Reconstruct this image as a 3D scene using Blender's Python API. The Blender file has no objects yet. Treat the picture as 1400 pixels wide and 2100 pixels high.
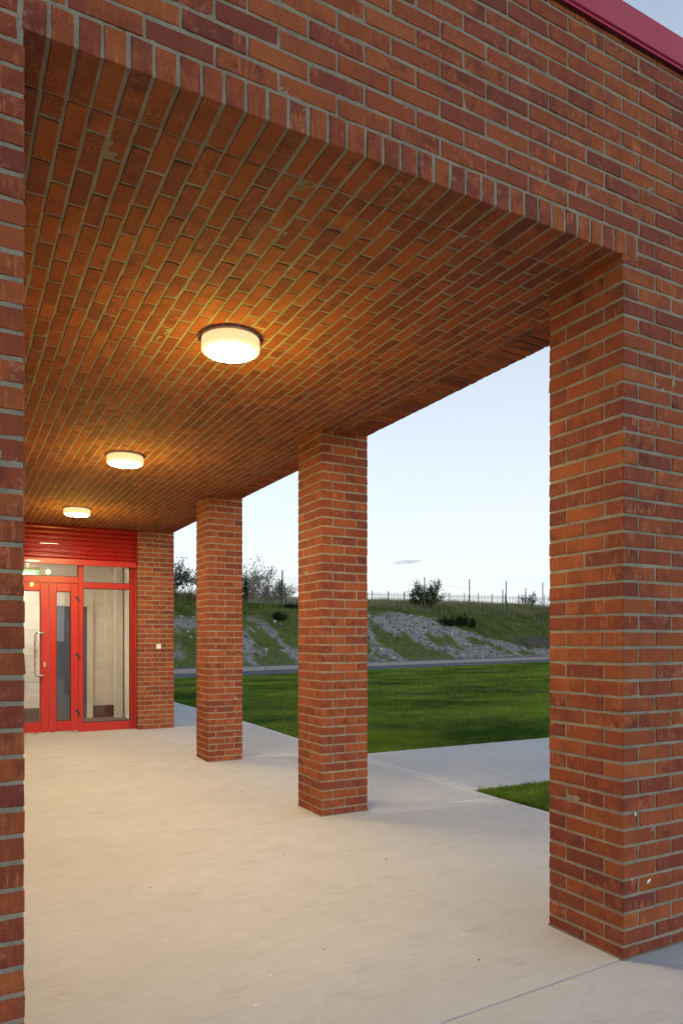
import bpy, math, random
import numpy as np
from mathutils import Vector, Matrix, noise

rnd = random.Random(7)
npr = np.random.default_rng(11)
sc = bpy.context.scene
COL = sc.collection

# ------------------------------------------------------------------ camera
CAM = (0.0, 0.0, 1.4327)
TH = 0.4827
FPX, CXP, CYP = 1428.887, 656.85, 1315.70
cd = bpy.data.cameras.new('camera')
cam = bpy.data.objects.new('camera', cd)
COL.objects.link(cam)
cam.location = CAM
cam.rotation_euler = (math.radians(90), 0, -TH)
cd.sensor_fit = 'VERTICAL'
cd.sensor_height = 36.0
cd.sensor_width = 24.0
cd.lens = FPX / 2100 * 36.0
cd.shift_x = (700 - CXP) / 2100
cd.shift_y = (CYP - 1050) / 2100
cd.clip_start = 0.05
cd.clip_end = 4000
sc.camera = cam

# ------------------------------------------------------------------ world, sun, exposure
SUN_AZ = math.radians(141)      # clockwise from +Y
SUN_EL = math.radians(8)
SKY_STRENGTH = 0.15
EXPOSURE = 1.3
world = bpy.data.worlds.new('World')
sc.world = world
world.use_nodes = True
wn = world.node_tree
for n in list(wn.nodes):
    wn.nodes.remove(n)
w_out = wn.nodes.new('ShaderNodeOutputWorld')
w_bg = wn.nodes.new('ShaderNodeBackground')
w_sky = wn.nodes.new('ShaderNodeTexSky')
w_sky.sky_type = 'NISHITA'
w_sky.sun_disc = False
w_sky.sun_elevation = SUN_EL
w_sky.sun_rotation = SUN_AZ
w_sky.altitude = 50
w_sky.air_density = 1.0
w_sky.dust_density = 1.2
w_sky.ozone_density = 2.2
# thin high veil and a low bank of cloud over the horizon
w_tc = wn.nodes.new('ShaderNodeTexCoord')
w_sep = wn.nodes.new('ShaderNodeSeparateXYZ')
wn.links.new(w_tc.outputs['Generated'], w_sep.inputs[0])
w_map = wn.nodes.new('ShaderNodeMapping')
w_map.inputs['Scale'].default_value = (3.0, 3.0, 26.0)
w_map.inputs['Location'].default_value = (0.35, 0.0, 0.1)
wn.links.new(w_tc.outputs['Generated'], w_map.inputs['Vector'])
w_noise = wn.nodes.new('ShaderNodeTexNoise')
w_noise.inputs['Scale'].default_value = 1.3
w_noise.inputs['Detail'].default_value = 5
wn.links.new(w_map.outputs['Vector'], w_noise.inputs['Vector'])
w_cr = wn.nodes.new('ShaderNodeMapRange')
w_cr.interpolation_type = 'SMOOTHSTEP'
w_cr.inputs['From Min'].default_value = 0.5
w_cr.inputs['From Max'].default_value = 0.68
wn.links.new(w_noise.outputs['Fac'], w_cr.inputs['Value'])
w_el = wn.nodes.new('ShaderNodeMapRange')
w_el.interpolation_type = 'SMOOTHSTEP'
w_el.inputs['From Min'].default_value = 0.135
w_el.inputs['From Max'].default_value = 0.07
wn.links.new(w_sep.outputs['Z'], w_el.inputs['Value'])
w_mul = wn.nodes.new('ShaderNodeMath')
w_mul.operation = 'MULTIPLY'
wn.links.new(w_cr.outputs['Result'], w_mul.inputs[0])
wn.links.new(w_el.outputs['Result'], w_mul.inputs[1])
w_veil = wn.nodes.new('ShaderNodeMixRGB')
w_vf = wn.nodes.new('ShaderNodeMapRange')
w_vf.inputs['From Min'].default_value = 0.0
w_vf.inputs['From Max'].default_value = 0.85
w_vf.inputs['To Min'].default_value = 0.88
w_vf.inputs['To Max'].default_value = 0.10
wn.links.new(w_sep.outputs['Z'], w_vf.inputs['Value'])
wn.links.new(w_vf.outputs['Result'], w_veil.inputs['Fac'])
w_veil.inputs['Color2'].default_value = (2.80, 2.88, 2.98, 1)
wn.links.new(w_sky.outputs['Color'], w_veil.inputs['Color1'])
w_cl = wn.nodes.new('ShaderNodeMixRGB')
w_cl.inputs['Color2'].default_value = (2.3, 2.7, 3.2, 1)
wn.links.new(w_veil.outputs['Color'], w_cl.inputs['Color1'])
wn.links.new(w_mul.outputs['Value'], w_cl.inputs['Fac'])
wn.links.new(w_cl.outputs['Color'], w_bg.inputs['Color'])
w_bg.inputs['Strength'].default_value = SKY_STRENGTH
wn.links.new(w_bg.outputs['Background'], w_out.inputs['Surface'])

sl = bpy.data.lights.new('sun', 'SUN')
sl.energy = 0.2
sl.angle = math.radians(20)
sl.color = (1.0, 0.72, 0.55)
sun = bpy.data.objects.new('sun', sl)
COL.objects.link(sun)
sd = Vector((math.sin(SUN_AZ) * math.cos(SUN_EL), math.cos(SUN_AZ) * math.cos(SUN_EL), math.sin(SUN_EL)))
sun.rotation_euler = sd.to_track_quat('Z', 'Y').to_euler()
sun.location = sd * 60

sc.view_settings.view_transform = 'Standard'
sc.view_settings.look = 'None'
sc.view_settings.gamma = 1.0
sc.view_settings.use_curve_mapping = False
sc.view_settings.exposure = EXPOSURE
sc.render.engine = 'CYCLES'
sc.cycles.use_denoising = True
sc.cycles.max_bounces = 10
sc.cycles.diffuse_bounces = 5
sc.cycles.glossy_bounces = 4
sc.cycles.transparent_max_bounces = 12
sc.cycles.sample_clamp_indirect = 8.0

# ------------------------------------------------------------------ measured layout (metres)
XA, YA = 2.6577, 2.1434          # inner front corner of the nearest pier
PW = 0.44                        # pier side: two bricks
X1 = 0.1755                      # left side of the opening
H = 3.174                        # soffit
ZJ, CP = 0.0564, 0.075           # first bed joint, course pitch
BH = 0.0622                      # brick height
PY = [YA, 5.0503, 7.9511]        # fronts of the free piers
YD = 10.9427                     # front of the end pier
XO = XA + PW                     # outer face of the colonnade
ZC = 4.145                       # underside of the coping
DOOR_Y = 11.1
FLOOR_UP = 0.058                 # the floor rises towards the threshold

# ------------------------------------------------------------------ helpers
def link(o):
    COL.objects.link(o)
    return o

def tag(o, label=None, cat=None, group=None, kind=None):
    if label: o['label'] = label
    if cat: o['category'] = cat
    if group: o['group'] = group
    if kind: o['kind'] = kind
    return o

def empty(name, loc=(0, 0, 0), rz=0.0):
    o = bpy.data.objects.new(name, None)
    o.empty_display_size = 0.2
    o.location = loc
    o.rotation_euler = (0, 0, rz)
    return link(o)

def mesh_obj(name, verts, faces, mat, parent=None, smooth=False, mats=None, midx=None):
    me = bpy.data.meshes.new(name)
    me.from_pydata([tuple(v) for v in verts], [], faces)
    for m in (mats or [mat]):
        me.materials.append(m)
    if midx:
        me.polygons.foreach_set('material_index', midx)
    if smooth:
        me.polygons.foreach_set('use_smooth', [True] * len(me.polygons))
    me.update()
    o = bpy.data.objects.new(name, me)
    if parent: o.parent = parent
    return link(o)

def np_mesh(name, V, F, mat, parent=None, smooth=False):
    """V (n,3) array, F (m,k) int array with k 3 or 4"""
    me = bpy.data.meshes.new(name)
    V = np.asarray(V, dtype=np.float32); F = np.asarray(F, dtype=np.int32)
    k = F.shape[1]
    me.vertices.add(len(V)); me.vertices.foreach_set('co', V.ravel())
    me.loops.add(F.size); me.loops.foreach_set('vertex_index', F.ravel())
    me.polygons.add(len(F))
    me.polygons.foreach_set('loop_start', np.arange(0, F.size, k, dtype=np.int32))
    me.polygons.foreach_set('loop_total', np.full(len(F), k, dtype=np.int32))
    if smooth:
        me.polygons.foreach_set('use_smooth', np.ones(len(F), dtype=bool))
    me.update(calc_edges=True)
    me.materials.append(mat)
    o = bpy.data.objects.new(name, me)
    if parent: o.parent = parent
    return link(o)

class MB:
    """collects boxes, tubes and strips into one mesh"""
    def __init__(s):
        s.v = []; s.f = []
    def box(s, a, b, bev=0.0):
        (x0, y0, z0), (x1, y1, z1) = a, b
        if bev <= 0:
            n = len(s.v)
            s.v += [(x, y, z) for x in (x0, x1) for y in (y0, y1) for z in (z0, z1)]
            s.f += [tuple(n + i for i in q) for q in ((0, 1, 3, 2), (4, 6, 7, 5), (0, 4, 5, 1), (2, 3, 7, 6), (0, 2, 6, 4), (1, 5, 7, 3))]
        else:
            c = ((x0 + x1) / 2, (y0 + y1) / 2, (z0 + z1) / 2)
            V, F = chamfer_box(x1 - x0, y1 - y0, z1 - z0, bev)
            n = len(s.v)
            s.v += [(v[0] + c[0], v[1] + c[1], v[2] + c[2]) for v in V]
            s.f += [tuple(n + i for i in q) for q in F]
        return s
    def tube(s, pts, r, seg=10, r2=None):
        pts = [Vector(p) for p in pts]
        n0 = len(s.v)
        m = len(pts)
        for i, p in enumerate(pts):
            d = (pts[min(i + 1, m - 1)] - pts[max(i - 1, 0)]).normalized()
            ref = Vector((0, 0, 1)) if abs(d.z) < 0.9 else Vector((1, 0, 0))
            a = d.cross(ref).normalized(); b = d.cross(a)
            rr = r if r2 is None else r + (r2 - r) * i / (m - 1)
            for k in range(seg):
                t = 2 * math.pi * k / seg
                s.v.append(tuple(p + a * (rr * math.cos(t)) + b * (rr * math.sin(t))))
        for i in range(m - 1):
            for k in range(seg):
                k2 = (k + 1) % seg
                s.f.append((n0 + i * seg + k, n0 + i * seg + k2, n0 + (i + 1) * seg + k2, n0 + (i + 1) * seg + k))
        s.f.append(tuple(n0 + k for k in range(seg))[::-1])
        s.f.append(tuple(n0 + (m - 1) * seg + k for k in range(seg)))
        return s
    def lathe(s, c, prof, seg=32):
        n0 = len(s.v)
        for r, z in prof:
            for k in range(seg):
                t = 2 * math.pi * k / seg
                s.v.append((c[0] + r * math.cos(t), c[1] + r * math.sin(t), c[2] + z))
        for i in range(len(prof) - 1):
            for k in range(seg):
                k2 = (k + 1) % seg
                s.f.append((n0 + i * seg + k, n0 + i * seg + k2, n0 + (i + 1) * seg + k2, n0 + (i + 1) * seg + k))
        return s
    def build(s, name, mat, parent=None, smooth=False):
        return mesh_obj(name, s.v, s.f, mat, parent, smooth)

_SG = [(sx, sy, sz) for sx in (-1, 1) for sy in (-1, 1) for sz in (-1, 1)]
def chamfer_box(lx, ly, lz, b, jit=0.0, rr=None):
    """box with chamfered edges: 24 vertices, 44 triangles, optional jitter"""
    V = []; idx = {}
    h = (lx / 2, ly / 2, lz / 2)
    for ci, sgn in enumerate(_SG):
        off = [rr.gauss(0, jit) for _ in range(3)] if rr else (0, 0, 0)
        for ax in range(3):
            bb = b * (rr.uniform(0.6, 1.7) if rr else 1.0)
            p = [sgn[k] * (h[k] if k == ax else h[k] - bb) + off[k] for k in range(3)]
            idx[(ci, ax)] = len(V); V.append(tuple(p))
    F = []
    def ck(s): return _SG.index(s)
    for ax in range(3):
        o1, o2 = [k for k in range(3) if k != ax]
        for sg in (-1, 1):
            q = []
            for (a, c) in ((-1, -1), (1, -1), (1, 1), (-1, 1)):
                t = [0, 0, 0]; t[ax] = sg; t[o1] = a; t[o2] = c
                q.append(idx[(ck(tuple(t)), ax)])
            flip = (sg > 0) == (ax != 1)
            F.append(tuple(q if flip else q[::-1]))
    for ax in range(3):                      # edges along axis ax
        o1, o2 = [k for k in range(3) if k != ax]
        for a in (-1, 1):
            for c in (-1, 1):
                t0 = [0, 0, 0]; t0[ax] = -1; t0[o1] = a; t0[o2] = c
                t1 = list(t0); t1[ax] = 1
                i0, i1 = ck(tuple(t0)), ck(tuple(t1))
                q = (idx[(i0, o1)], idx[(i1, o1)], idx[(i1, o2)], idx[(i0, o2)])
                F.append(q)
    for ci in range(8):
        F.append((idx[(ci, 0)], idx[(ci, 1)], idx[(ci, 2)]))
    # orient outward
    out = []
    for f in F:
        a, b_, c = (Vector(V[f[0]]), Vector(V[f[1]]), Vector(V[f[2]]))
        n = (b_ - a).cross(c - a)
        ctr = sum((Vector(V[i]) for i in f), Vector()) / len(f)
        out.append(f if n.dot(ctr) > 0 else f[::-1])
    return V, out

# ------------------------------------------------------------------ materials
def new_mat(name):
    m = bpy.data.materials.new(name)
    m.use_nodes = True
    nt = m.node_tree
    return m, nt, nt.nodes['Principled BSDF']

def N(nt, typ, **kw):
    n = nt.nodes.new(typ)
    for k, v in kw.items():
        if hasattr(n, k): setattr(n, k, v)
        else: n.inputs[k.replace('_', ' ')].default_value = v
    return n

def noise_tex(nt, vec, scale, detail=3.0, rough=0.55, mapping=None):
    if mapping:
        mp = N(nt, 'ShaderNodeMapping'); mp.inputs['Scale'].default_value = mapping
        nt.links.new(vec, mp.inputs['Vector']); vec = mp.outputs['Vector']
    t = N(nt, 'ShaderNodeTexNoise')
    t.inputs['Scale'].default_value = scale
    t.inputs['Detail'].default_value = detail
    t.inputs['Roughness'].default_value = rough
    nt.links.new(vec, t.inputs['Vector'])
    return t.outputs['Fac']

def ramp(nt, fac, stops, interp='LINEAR'):
    r = N(nt, 'ShaderNodeValToRGB')
    r.color_ramp.interpolation = interp
    e = r.color_ramp.elements
    while len(e) < len(stops): e.new(0.5)
    for el, (p, c) in zip(e, stops):
        el.position = p
        el.color = (c, c, c, 1) if not isinstance(c, tuple) else (*c, 1)
    nt.links.new(fac, r.inputs['Fac'])
    return r.outputs['Color']

def mix(nt, fac, a, b, mode='MIX'):
    m = N(nt, 'ShaderNodeMixRGB'); m.blend_type = mode
    for sock, v in ((m.inputs['Fac'], fac), (m.inputs['Color1'], a), (m.inputs['Color2'], b)):
        if isinstance(v, bpy.types.NodeSocket): nt.links.new(v, sock)
        elif isinstance(v, tuple): sock.default_value = (*v, 1)
        else: sock.default_value = v
    return m.outputs['Color']

def math_n(nt, op, a, b=None):
    m = N(nt, 'ShaderNodeMath'); m.operation = op
    for i, v in enumerate((a, b)):
        if v is None: continue
        if isinstance(v, bpy.types.NodeSocket): nt.links.new(v, m.inputs[i])
        else: m.inputs[i].default_value = v
    return m.outputs[0]

def bump(nt, h, strength, dist, normal=None):
    b = N(nt, 'ShaderNodeBump')
    b.inputs['Strength'].default_value = strength
    b.inputs['Distance'].default_value = dist
    nt.links.new(h, b.inputs['Height'])
    if normal: nt.links.new(normal, b.inputs['Normal'])
    return b.outputs['Normal']

def plain(name, col, rough=0.5, metal=0.0, spec=0.5, coat=0.0, grime=0.0, bmp=0.0):
    m, nt, p = new_mat(name)
    p.inputs['Base Color'].default_value = (*col, 1)
    p.inputs['Roughness'].default_value = rough
    p.inputs['Metallic'].default_value = metal
    p.inputs['Specular IOR Level'].default_value = spec
    p.inputs['Coat Weight'].default_value = coat
    tc = N(nt, 'ShaderNodeTexCoord').outputs['Object']
    f = noise_tex(nt, tc, 6.0, 5, 0.6)
    if grime:
        c = mix(nt, math_n(nt, 'MULTIPLY', ramp(nt, f, [(0.4, 0.0), (0.75, 1.0)]), grime), col, tuple(0.55 * x for x in col))
        nt.links.new(c, p.inputs['Base Color'])
    r = N(nt, 'ShaderNodeMapRange')
    r.inputs['To Min'].default_value = max(0.02, rough - 0.08); r.inputs['To Max'].default_value = min(1, rough + 0.08)
    nt.links.new(f, r.inputs['Value']); nt.links.new(r.outputs['Result'], p.inputs['Roughness'])
    if bmp:
        nt.links.new(bump(nt, noise_tex(nt, tc, 160, 3), bmp, 0.001), p.inputs['Normal'])
    return m

def brick_material():
    m, nt, p = new_mat('brick')
    oi = N(nt, 'ShaderNodeObjectInfo'); ge = N(nt, 'ShaderNodeNewGeometry')
    rpi = ge.outputs['Random Per Island']
    # one number per brick, for single bricks and for the bricks of a joined mass alike
    r1 = math_n(nt, 'FRACT', math_n(nt, 'ADD', math_n(nt, 'MULTIPLY', oi.outputs['Random'], 17.31), math_n(nt, 'MULTIPLY', rpi, 7.77)))
    r2 = math_n(nt, 'FRACT', math_n(nt, 'MULTIPLY', r1, 91.7))
    r3 = math_n(nt, 'FRACT', math_n(nt, 'MULTIPLY', r1, 389.3))
    tc = N(nt, 'ShaderNodeTexCoord').outputs['Object']
    off = N(nt, 'ShaderNodeCombineXYZ')
    for i, r in enumerate((r1, r2, r3)):
        nt.links.new(math_n(nt, 'MULTIPLY', r, 23.0), off.inputs[i])
    va = N(nt, 'ShaderNodeVectorMath'); va.operation = 'ADD'
    nt.links.new(tc, va.inputs[0]); nt.links.new(off.outputs[0], va.inputs[1])
    v = va.outputs[0]
    base = ramp(nt, r1, [(0.0, (0.155, 0.039, 0.025)), (0.12, (0.188, 0.046, 0.024)), (0.42, (0.232, 0.056, 0.021)),
                         (0.75, (0.27, 0.072, 0.023)), (0.93, (0.29, 0.084, 0.026)), (1.0, (0.20, 0.052, 0.027))])
    # cloudy firing marks
    c1 = noise_tex(nt, v, 9.0, 4, 0.6)
    base = mix(nt, math_n(nt, 'MULTIPLY', ramp(nt, c1, [(0.44, 0.0), (0.64, 1.0)]), ramp(nt, r2, [(0.0, 0.15), (1.0, 0.95)])), base, (0.115, 0.028, 0.020))
    # drag marks: short streaks across the face, orange where the sand skin is torn
    st = noise_tex(nt, v, 1.0, 4, 0.65, (95.0, 95.0, 13.0))
    patch = noise_tex(nt, v, 14.0, 3, 0.6)
    stm = math_n(nt, 'MULTIPLY', ramp(nt, st, [(0.48, 0.0), (0.64, 1.0)]), ramp(nt, patch, [(0.44, 0.0), (0.60, 1.0)]))
    base = mix(nt, math_n(nt, 'MULTIPLY', stm, ramp(nt, r3, [(0.0, 0.1), (0.5, 0.45), (1.0, 1.0)])), base, (0.42, 0.145, 0.050))
    # pale lime bloom on some bricks
    lb = math_n(nt, 'MULTIPLY', ramp(nt, noise_tex(nt, v, 26.0, 5, 0.7), [(0.56, 0.0), (0.72, 1.0)]), ramp(nt, r2, [(0.45, 0.0), (1.0, 0.6)]))
    base = mix(nt, lb, base, (0.46, 0.26, 0.19))
    # speckle
    sp = noise_tex(nt, v, 420.0, 2, 0.5)
    base = mix(nt, 0.6, base, ramp(nt, sp, [(0.3, 0.45), (0.7, 1.55)]), 'MULTIPLY')
    pits = noise_tex(nt, v, 75.0, 2, 0.5)
    base = mix(nt, math_n(nt, 'MULTIPLY', ramp(nt, pits, [(0.70, 0.0), (0.76, 1.0)]), 0.7), base, (0.06, 0.03, 0.025))
    nt.links.new(base, p.inputs['Base Color'])
    p.inputs['Roughness'].default_value = 0.88
    p.inputs['Specular IOR Level'].default_value = 0.3
    h = noise_tex(nt, v, 60.0, 6, 0.72)
    nt.links.new(bump(nt, h, 0.6, 0.004), p.inputs['Normal'])
    return m

def mortar_material():
    m, nt, p = new_mat('mortar')
    tc = N(nt, 'ShaderNodeTexCoord').outputs['Object']
    a = noise_tex(nt, tc, 7.0, 4, 0.6)
    g = noise_tex(nt, tc, 260.0, 3, 0.7)
    c = ramp(nt, a, [(0.3, (0.20, 0.195, 0.150)), (0.7, (0.335, 0.325, 0.255))])
    c = mix(nt, 0.6, c, ramp(nt, g, [(0.3, 0.5), (0.72, 1.5)]), 'MULTIPLY')
    holes = noise_tex(nt, tc, 55.0, 3, 0.6)
    c = mix(nt, ramp(nt, holes, [(0.66, 0.0), (0.72, 0.8)]), c, (0.05, 0.048, 0.04))
    nt.links.new(c, p.inputs['Base Color'])
    p.inputs['Roughness'].default_value = 0.95
    p.inputs['Specular IOR Level'].default_value = 0.2
    nt.links.new(bump(nt, g, 0.9, 0.006), p.inputs['Normal'])
    return m

def concrete_material(name, smooth=False, tint=(0.43, 0.452, 0.465)):
    m, nt, p = new_mat(name)
    tc = N(nt, 'ShaderNodeTexCoord').outputs['Object']
    big = noise_tex(nt, tc, 0.8, 5, 0.6)
    dk = tuple(0.89 * x for x in tint)
    c = ramp(nt, big, [(0.3, dk), (0.7, tint)])
    # cloudy curing marks and brushed laitance, dragged across the bay
    br = noise_tex(nt, tc, 1.0, 5, 0.7, (4.5, 60.0, 10.0))
    if not smooth:
        c = mix(nt, 0.55, c, ramp(nt, br, [(0.3, 0.86), (0.7, 1.10)]), 'MULTIPLY')
    med = noise_tex(nt, tc, 4.5, 6, 0.7)
    c = mix(nt, 0.6, c, ramp(nt, med, [(0.3, 0.90), (0.68, 1.06)]), 'MULTIPLY')
    # scuffs and dried drips
    sc1 = noise_tex(nt, tc, 2.4, 6, 0.75, (1.0, 2.2, 1.0))
    c = mix(nt, math_n(nt, 'MULTIPLY', ramp(nt, sc1, [(0.56, 0.0), (0.69, 1.0)]), 0.30), c, (0.22, 0.195, 0.17))
    sm = noise_tex(nt, tc, 9.0, 6, 0.75, (0.8, 1.6, 1.0))
    c = mix(nt, math_n(nt, 'MULTIPLY', math_n(nt, 'MULTIPLY', ramp(nt, sm, [(0.54, 0.0), (0.66, 1.0)]), ramp(nt, noise_tex(nt, tc, 0.9, 2), [(0.46, 0.0), (0.6, 1.0)])), 0.17), c, (0.21, 0.17, 0.14))
    fl = noise_tex(nt, tc, 38.0, 3, 0.6, (0.6, 1.4, 1.0))
    gate = ramp(nt, noise_tex(nt, tc, 1.7, 2), [(0.45, 0.0), (0.62, 1.0)])
    c = mix(nt, math_n(nt, 'MULTIPLY', math_n(nt, 'MULTIPLY', ramp(nt, fl, [(0.66, 0.0), (0.72, 1.0)]), gate), 0.5), c, (0.16, 0.14, 0.12))
    sp = noise_tex(nt, tc, 230.0, 2, 0.5)
    c = mix(nt, 0.35, c, ramp(nt, sp, [(0.3, 0.78), (0.7, 1.2)]), 'MULTIPLY')
    nt.links.new(c, p.inputs['Base Color'])
    p.inputs['Roughness'].default_value = 0.78
    p.inputs['Specular IOR Level'].default_value = 0.35
    h = noise_tex(nt, tc, 1.0, 3, 0.6, (14.0, 240.0, 10.0)) if not smooth else sp
    nt.links.new(bump(nt, h, 0.35, 0.003), p.inputs['Normal'])
    return m

def glass_material():
    m = bpy.data.materials.new('window_glass'); m.use_nodes = True
    nt = m.node_tree
    for n in list(nt.nodes): nt.nodes.remove(n)
    out = N(nt, 'ShaderNodeOutputMaterial')
    tr = N(nt, 'ShaderNodeBsdfTransparent'); tr.inputs['Color'].default_value = (0.86, 0.90, 0.89, 1)
    gl = N(nt, 'ShaderNodeBsdfGlossy'); gl.inputs['Roughness'].default_value = 0.015
    fr = N(nt, 'ShaderNodeFresnel'); fr.inputs['IOR'].default_value = 1.75
    mx = N(nt, 'ShaderNodeMixShader')
    tc = N(nt, 'ShaderNodeTexCoord').outputs['Object']
    nb = bump(nt, noise_tex(nt, tc, 1.6, 2), 0.05, 0.02)
    nt.links.new(nb, gl.inputs['Normal'])
    nt.links.new(fr.outputs[0], mx.inputs[0]); nt.links.new(tr.outputs[0], mx.inputs[1]); nt.links.new(gl.outputs[0], mx.inputs[2])
    nt.links.new(mx.outputs[0], out.inputs['Surface'])
    return m

def emit(name, col, strength):
    m, nt, p = new_mat(name)
    p.inputs['Base Color'].default_value = (0.8, 0.78, 0.72, 1)
    p.inputs['Emission Color'].default_value = (*col, 1)
    p.inputs['Emission Strength'].default_value = strength
    tc = N(nt, 'ShaderNodeTexCoord').outputs['Object']
    f = noise_tex(nt, tc, 3.0, 1)
    r = N(nt, 'ShaderNodeMapRange'); r.inputs['To Min'].default_value = strength * 0.97; r.inputs['To Max'].default_value = strength * 1.03
    nt.links.new(f, r.inputs['Value']); nt.links.new(r.outputs['Result'], p.inputs['Emission Strength'])
    return m

def grass_material(name, lo, hi, dry=None, dryf=0.0, trans=0.25, scale=0.35):
    m, nt, p = new_mat(name)
    tc = N(nt, 'ShaderNodeTexCoord').outputs['Object']
    ge = N(nt, 'ShaderNodeNewGeometry')
    a = noise_tex(nt, tc, scale, 7, 0.72, (0.9, 1.2, 1.0))
    c = ramp(nt, a, [(0.38, lo), (0.68, hi)])
    r = ge.outputs['Random Per Island']
    c = mix(nt, 0.75, c, ramp(nt, r, [(0.0, 0.5), (1.0, 1.45)]), 'MULTIPLY')
    c = mix(nt, 0.6, c, ramp(nt, noise_tex(nt, tc, 6.0, 4, 0.7), [(0.3, 0.6), (0.7, 1.4)]), 'MULTIPLY')
    if dry:
        c = mix(nt, ramp(nt, math_n(nt, 'FRACT', math_n(nt, 'MULTIPLY', r, 57.3)), [(1 - dryf - 0.01, 0.0), (1 - dryf, 0.85)]), c, dry)
    nt.links.new(c, p.inputs['Base Color'])
    p.inputs['Roughness'].default_value = 0.75
    p.inputs['Specular IOR Level'].default_value = 0.04
    p.inputs['Transmission Weight'].default_value = 0.0
    if trans:
        tl = N(nt, 'ShaderNodeBsdfTranslucent'); nt.links.new(c, tl.inputs['Color'])
        mx = N(nt, 'ShaderNodeMixShader'); mx.inputs[0].default_value = trans
        out = nt.nodes['Material Output']
        nt.links.new(p.outputs[0], mx.inputs[1]); nt.links.new(tl.outputs[0], mx.inputs[2]); nt.links.new(mx.outputs[0], out.inputs['Surface'])
    return m

M_BRICK = brick_material()
M_MORTAR = mortar_material()
M_CONC = concrete_material('brushed_concrete')
M_CONC2 = concrete_material('trowelled_concrete', True, (0.50, 0.525, 0.54))
M_KERB = concrete_material('kerb_concrete', True, (0.27, 0.28, 0.29))
M_RED = plain('red_frame_paint', (0.42, 0.013, 0.007), 0.38, coat=0.2, grime=0.25, bmp=0.1)
M_REDSH = plain('red_shutter_paint', (0.30, 0.008, 0.006), 0.30, coat=0.25, grime=0.3)
M_COPING = plain('red_coping_metal', (0.36, 0.022, 0.070), 0.5, spec=0.3, grime=0.15)
M_STEEL = plain('brushed_steel', (0.62, 0.60, 0.57), 0.28, metal=1.0)
M_BLACK = plain('black_plastic', (0.015, 0.015, 0.015), 0.45)
M_GASKET = plain('black_gasket', (0.012, 0.012, 0.012), 0.7)
M_WHITE = plain('white_plastic', (0.72, 0.71, 0.67), 0.4)
M_BLOCK = plain('painted_block', (0.80, 0.78, 0.73), 0.7, grime=0.1, bmp=0.6)
M_GLASS = glass_material()
M_DISC = emit('lit_diffuser', (1.0, 0.72, 0.44), 134.0)
M_DRUM = emit('glowing_diffuser_side', (1.0, 0.66, 0.32), 0.42)
M_LAMPMETAL = plain('lamp_base_paint', (0.82, 0.80, 0.75), 0.4)
M_ASPHALT = plain('asphalt', (0.062, 0.066, 0.076), 0.9, grime=0.3, bmp=0.8)

# ------------------------------------------------------------------ brickwork
_bricks = {}
def brick_mesh(l, d, h):
    key = (round(l, 3), round(d, 3), round(h, 3))
    lst = _bricks.setdefault(key, [])
    if len(lst) < 6:
        V, F = chamfer_box(l, d, h, 0.0022, 0.0009, rnd)
        me = bpy.data.meshes.new('brick')
        me.from_pydata(V, [], F)
        me.materials.append(M_BRICK)
        lst.append(me)
        return me
    return rnd.choice(lst)

def brick(parent, a, b, name='brick'):
    """one brick filling the box a..b"""
    d = [b[i] - a[i] for i in range(3)]
    me = brick_mesh(*d)
    o = bpy.data.objects.new(name, me)
    o.location = [(a[i] + b[i]) / 2 + rnd.gauss(0, 0.0006) for i in range(3)]
    o.rotation_euler = (rnd.gauss(0, 0.004), rnd.gauss(0, 0.004), rnd.gauss(0, 0.003))
    o.parent = parent
    return link(o)

class Mass:
    """bricks too many to keep singly: real boxes joined into one part"""
    def __init__(s): s.v = []; s.f = []
    def add(s, a, b):
        d = [b[i] - a[i] for i in range(3)]
        me = brick_mesh(*d)
        c = [(a[i] + b[i]) / 2 for i in range(3)]
        n = len(s.v)
        s.v += [(v.co.x + c[0], v.co.y + c[1], v.co.z + c[2]) for v in me.vertices]
        s.f += [tuple(n + i for i in f.vertices) for f in me.polygons]
    def build(s, parent):
        o = mesh_obj('brick_mass', s.v, s.f, M_BRICK, parent)
        o['kind'] = 'stuff'
        return o

def sheet(origin, u, v, lu, lv, step, amp, seed=0):
    """rough mortar skin: a grid displaced by noise that depends on position only"""
    nu = max(2, int(lu / step)); nv = max(2, int(lv / step))
    o = Vector(origin); u = Vector(u); v = Vector(v)
    V = []; F = []
    for j in range(nv + 1):
        for i in range(nu + 1):
            p = o + u * (lu * i / nu) + v * (lv * j / nv)
            n1 = noise.noise_vector(p * 42.0) + noise.noise_vector(p * 13.0) * 0.3
            V.append(p + n1 * amp)
    for j in range(nv):
        for i in range(nu):
            k = j * (nu + 1) + i
            F.append((k, k + 1, k + nu + 2, k + nu + 1))
    return V, F

def mortar_box(parent, a, b, step, amp=0.003, faces='xXyYzZ'):
    V = []; F = []
    (x0, y0, z0), (x1, y1, z1) = a, b
    lx, ly, lz = x1 - x0, y1 - y0, z1 - z0
    spec = {'x': ((x0, y1, z0), (0, -1, 0), (0, 0, 1), ly, lz), 'X': ((x1, y0, z0), (0, 1, 0), (0, 0, 1), ly, lz),
            'y': ((x0, y0, z0), (1, 0, 0), (0, 0, 1), lx, lz), 'Y': ((x1, y1, z0), (-1, 0, 0), (0, 0, 1), lx, lz),
            'z': ((x0, y1, z0), (1, 0, 0), (0, -1, 0), lx, ly), 'Z': ((x0, y0, z1), (1, 0, 0), (0, 1, 0), lx, ly)}
    for k in 'xXyYzZ':
        st, am = (step, amp) if k in faces else (max(lx, ly, lz), 0.0)
        vv, ff = sheet(*spec[k], st, am)
        n = len(V); V += vv; F += [tuple(n + i for i in f) for f in ff]
    return mesh_obj('mortar', V, F, M_MORTAR, parent, smooth=True)

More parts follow.
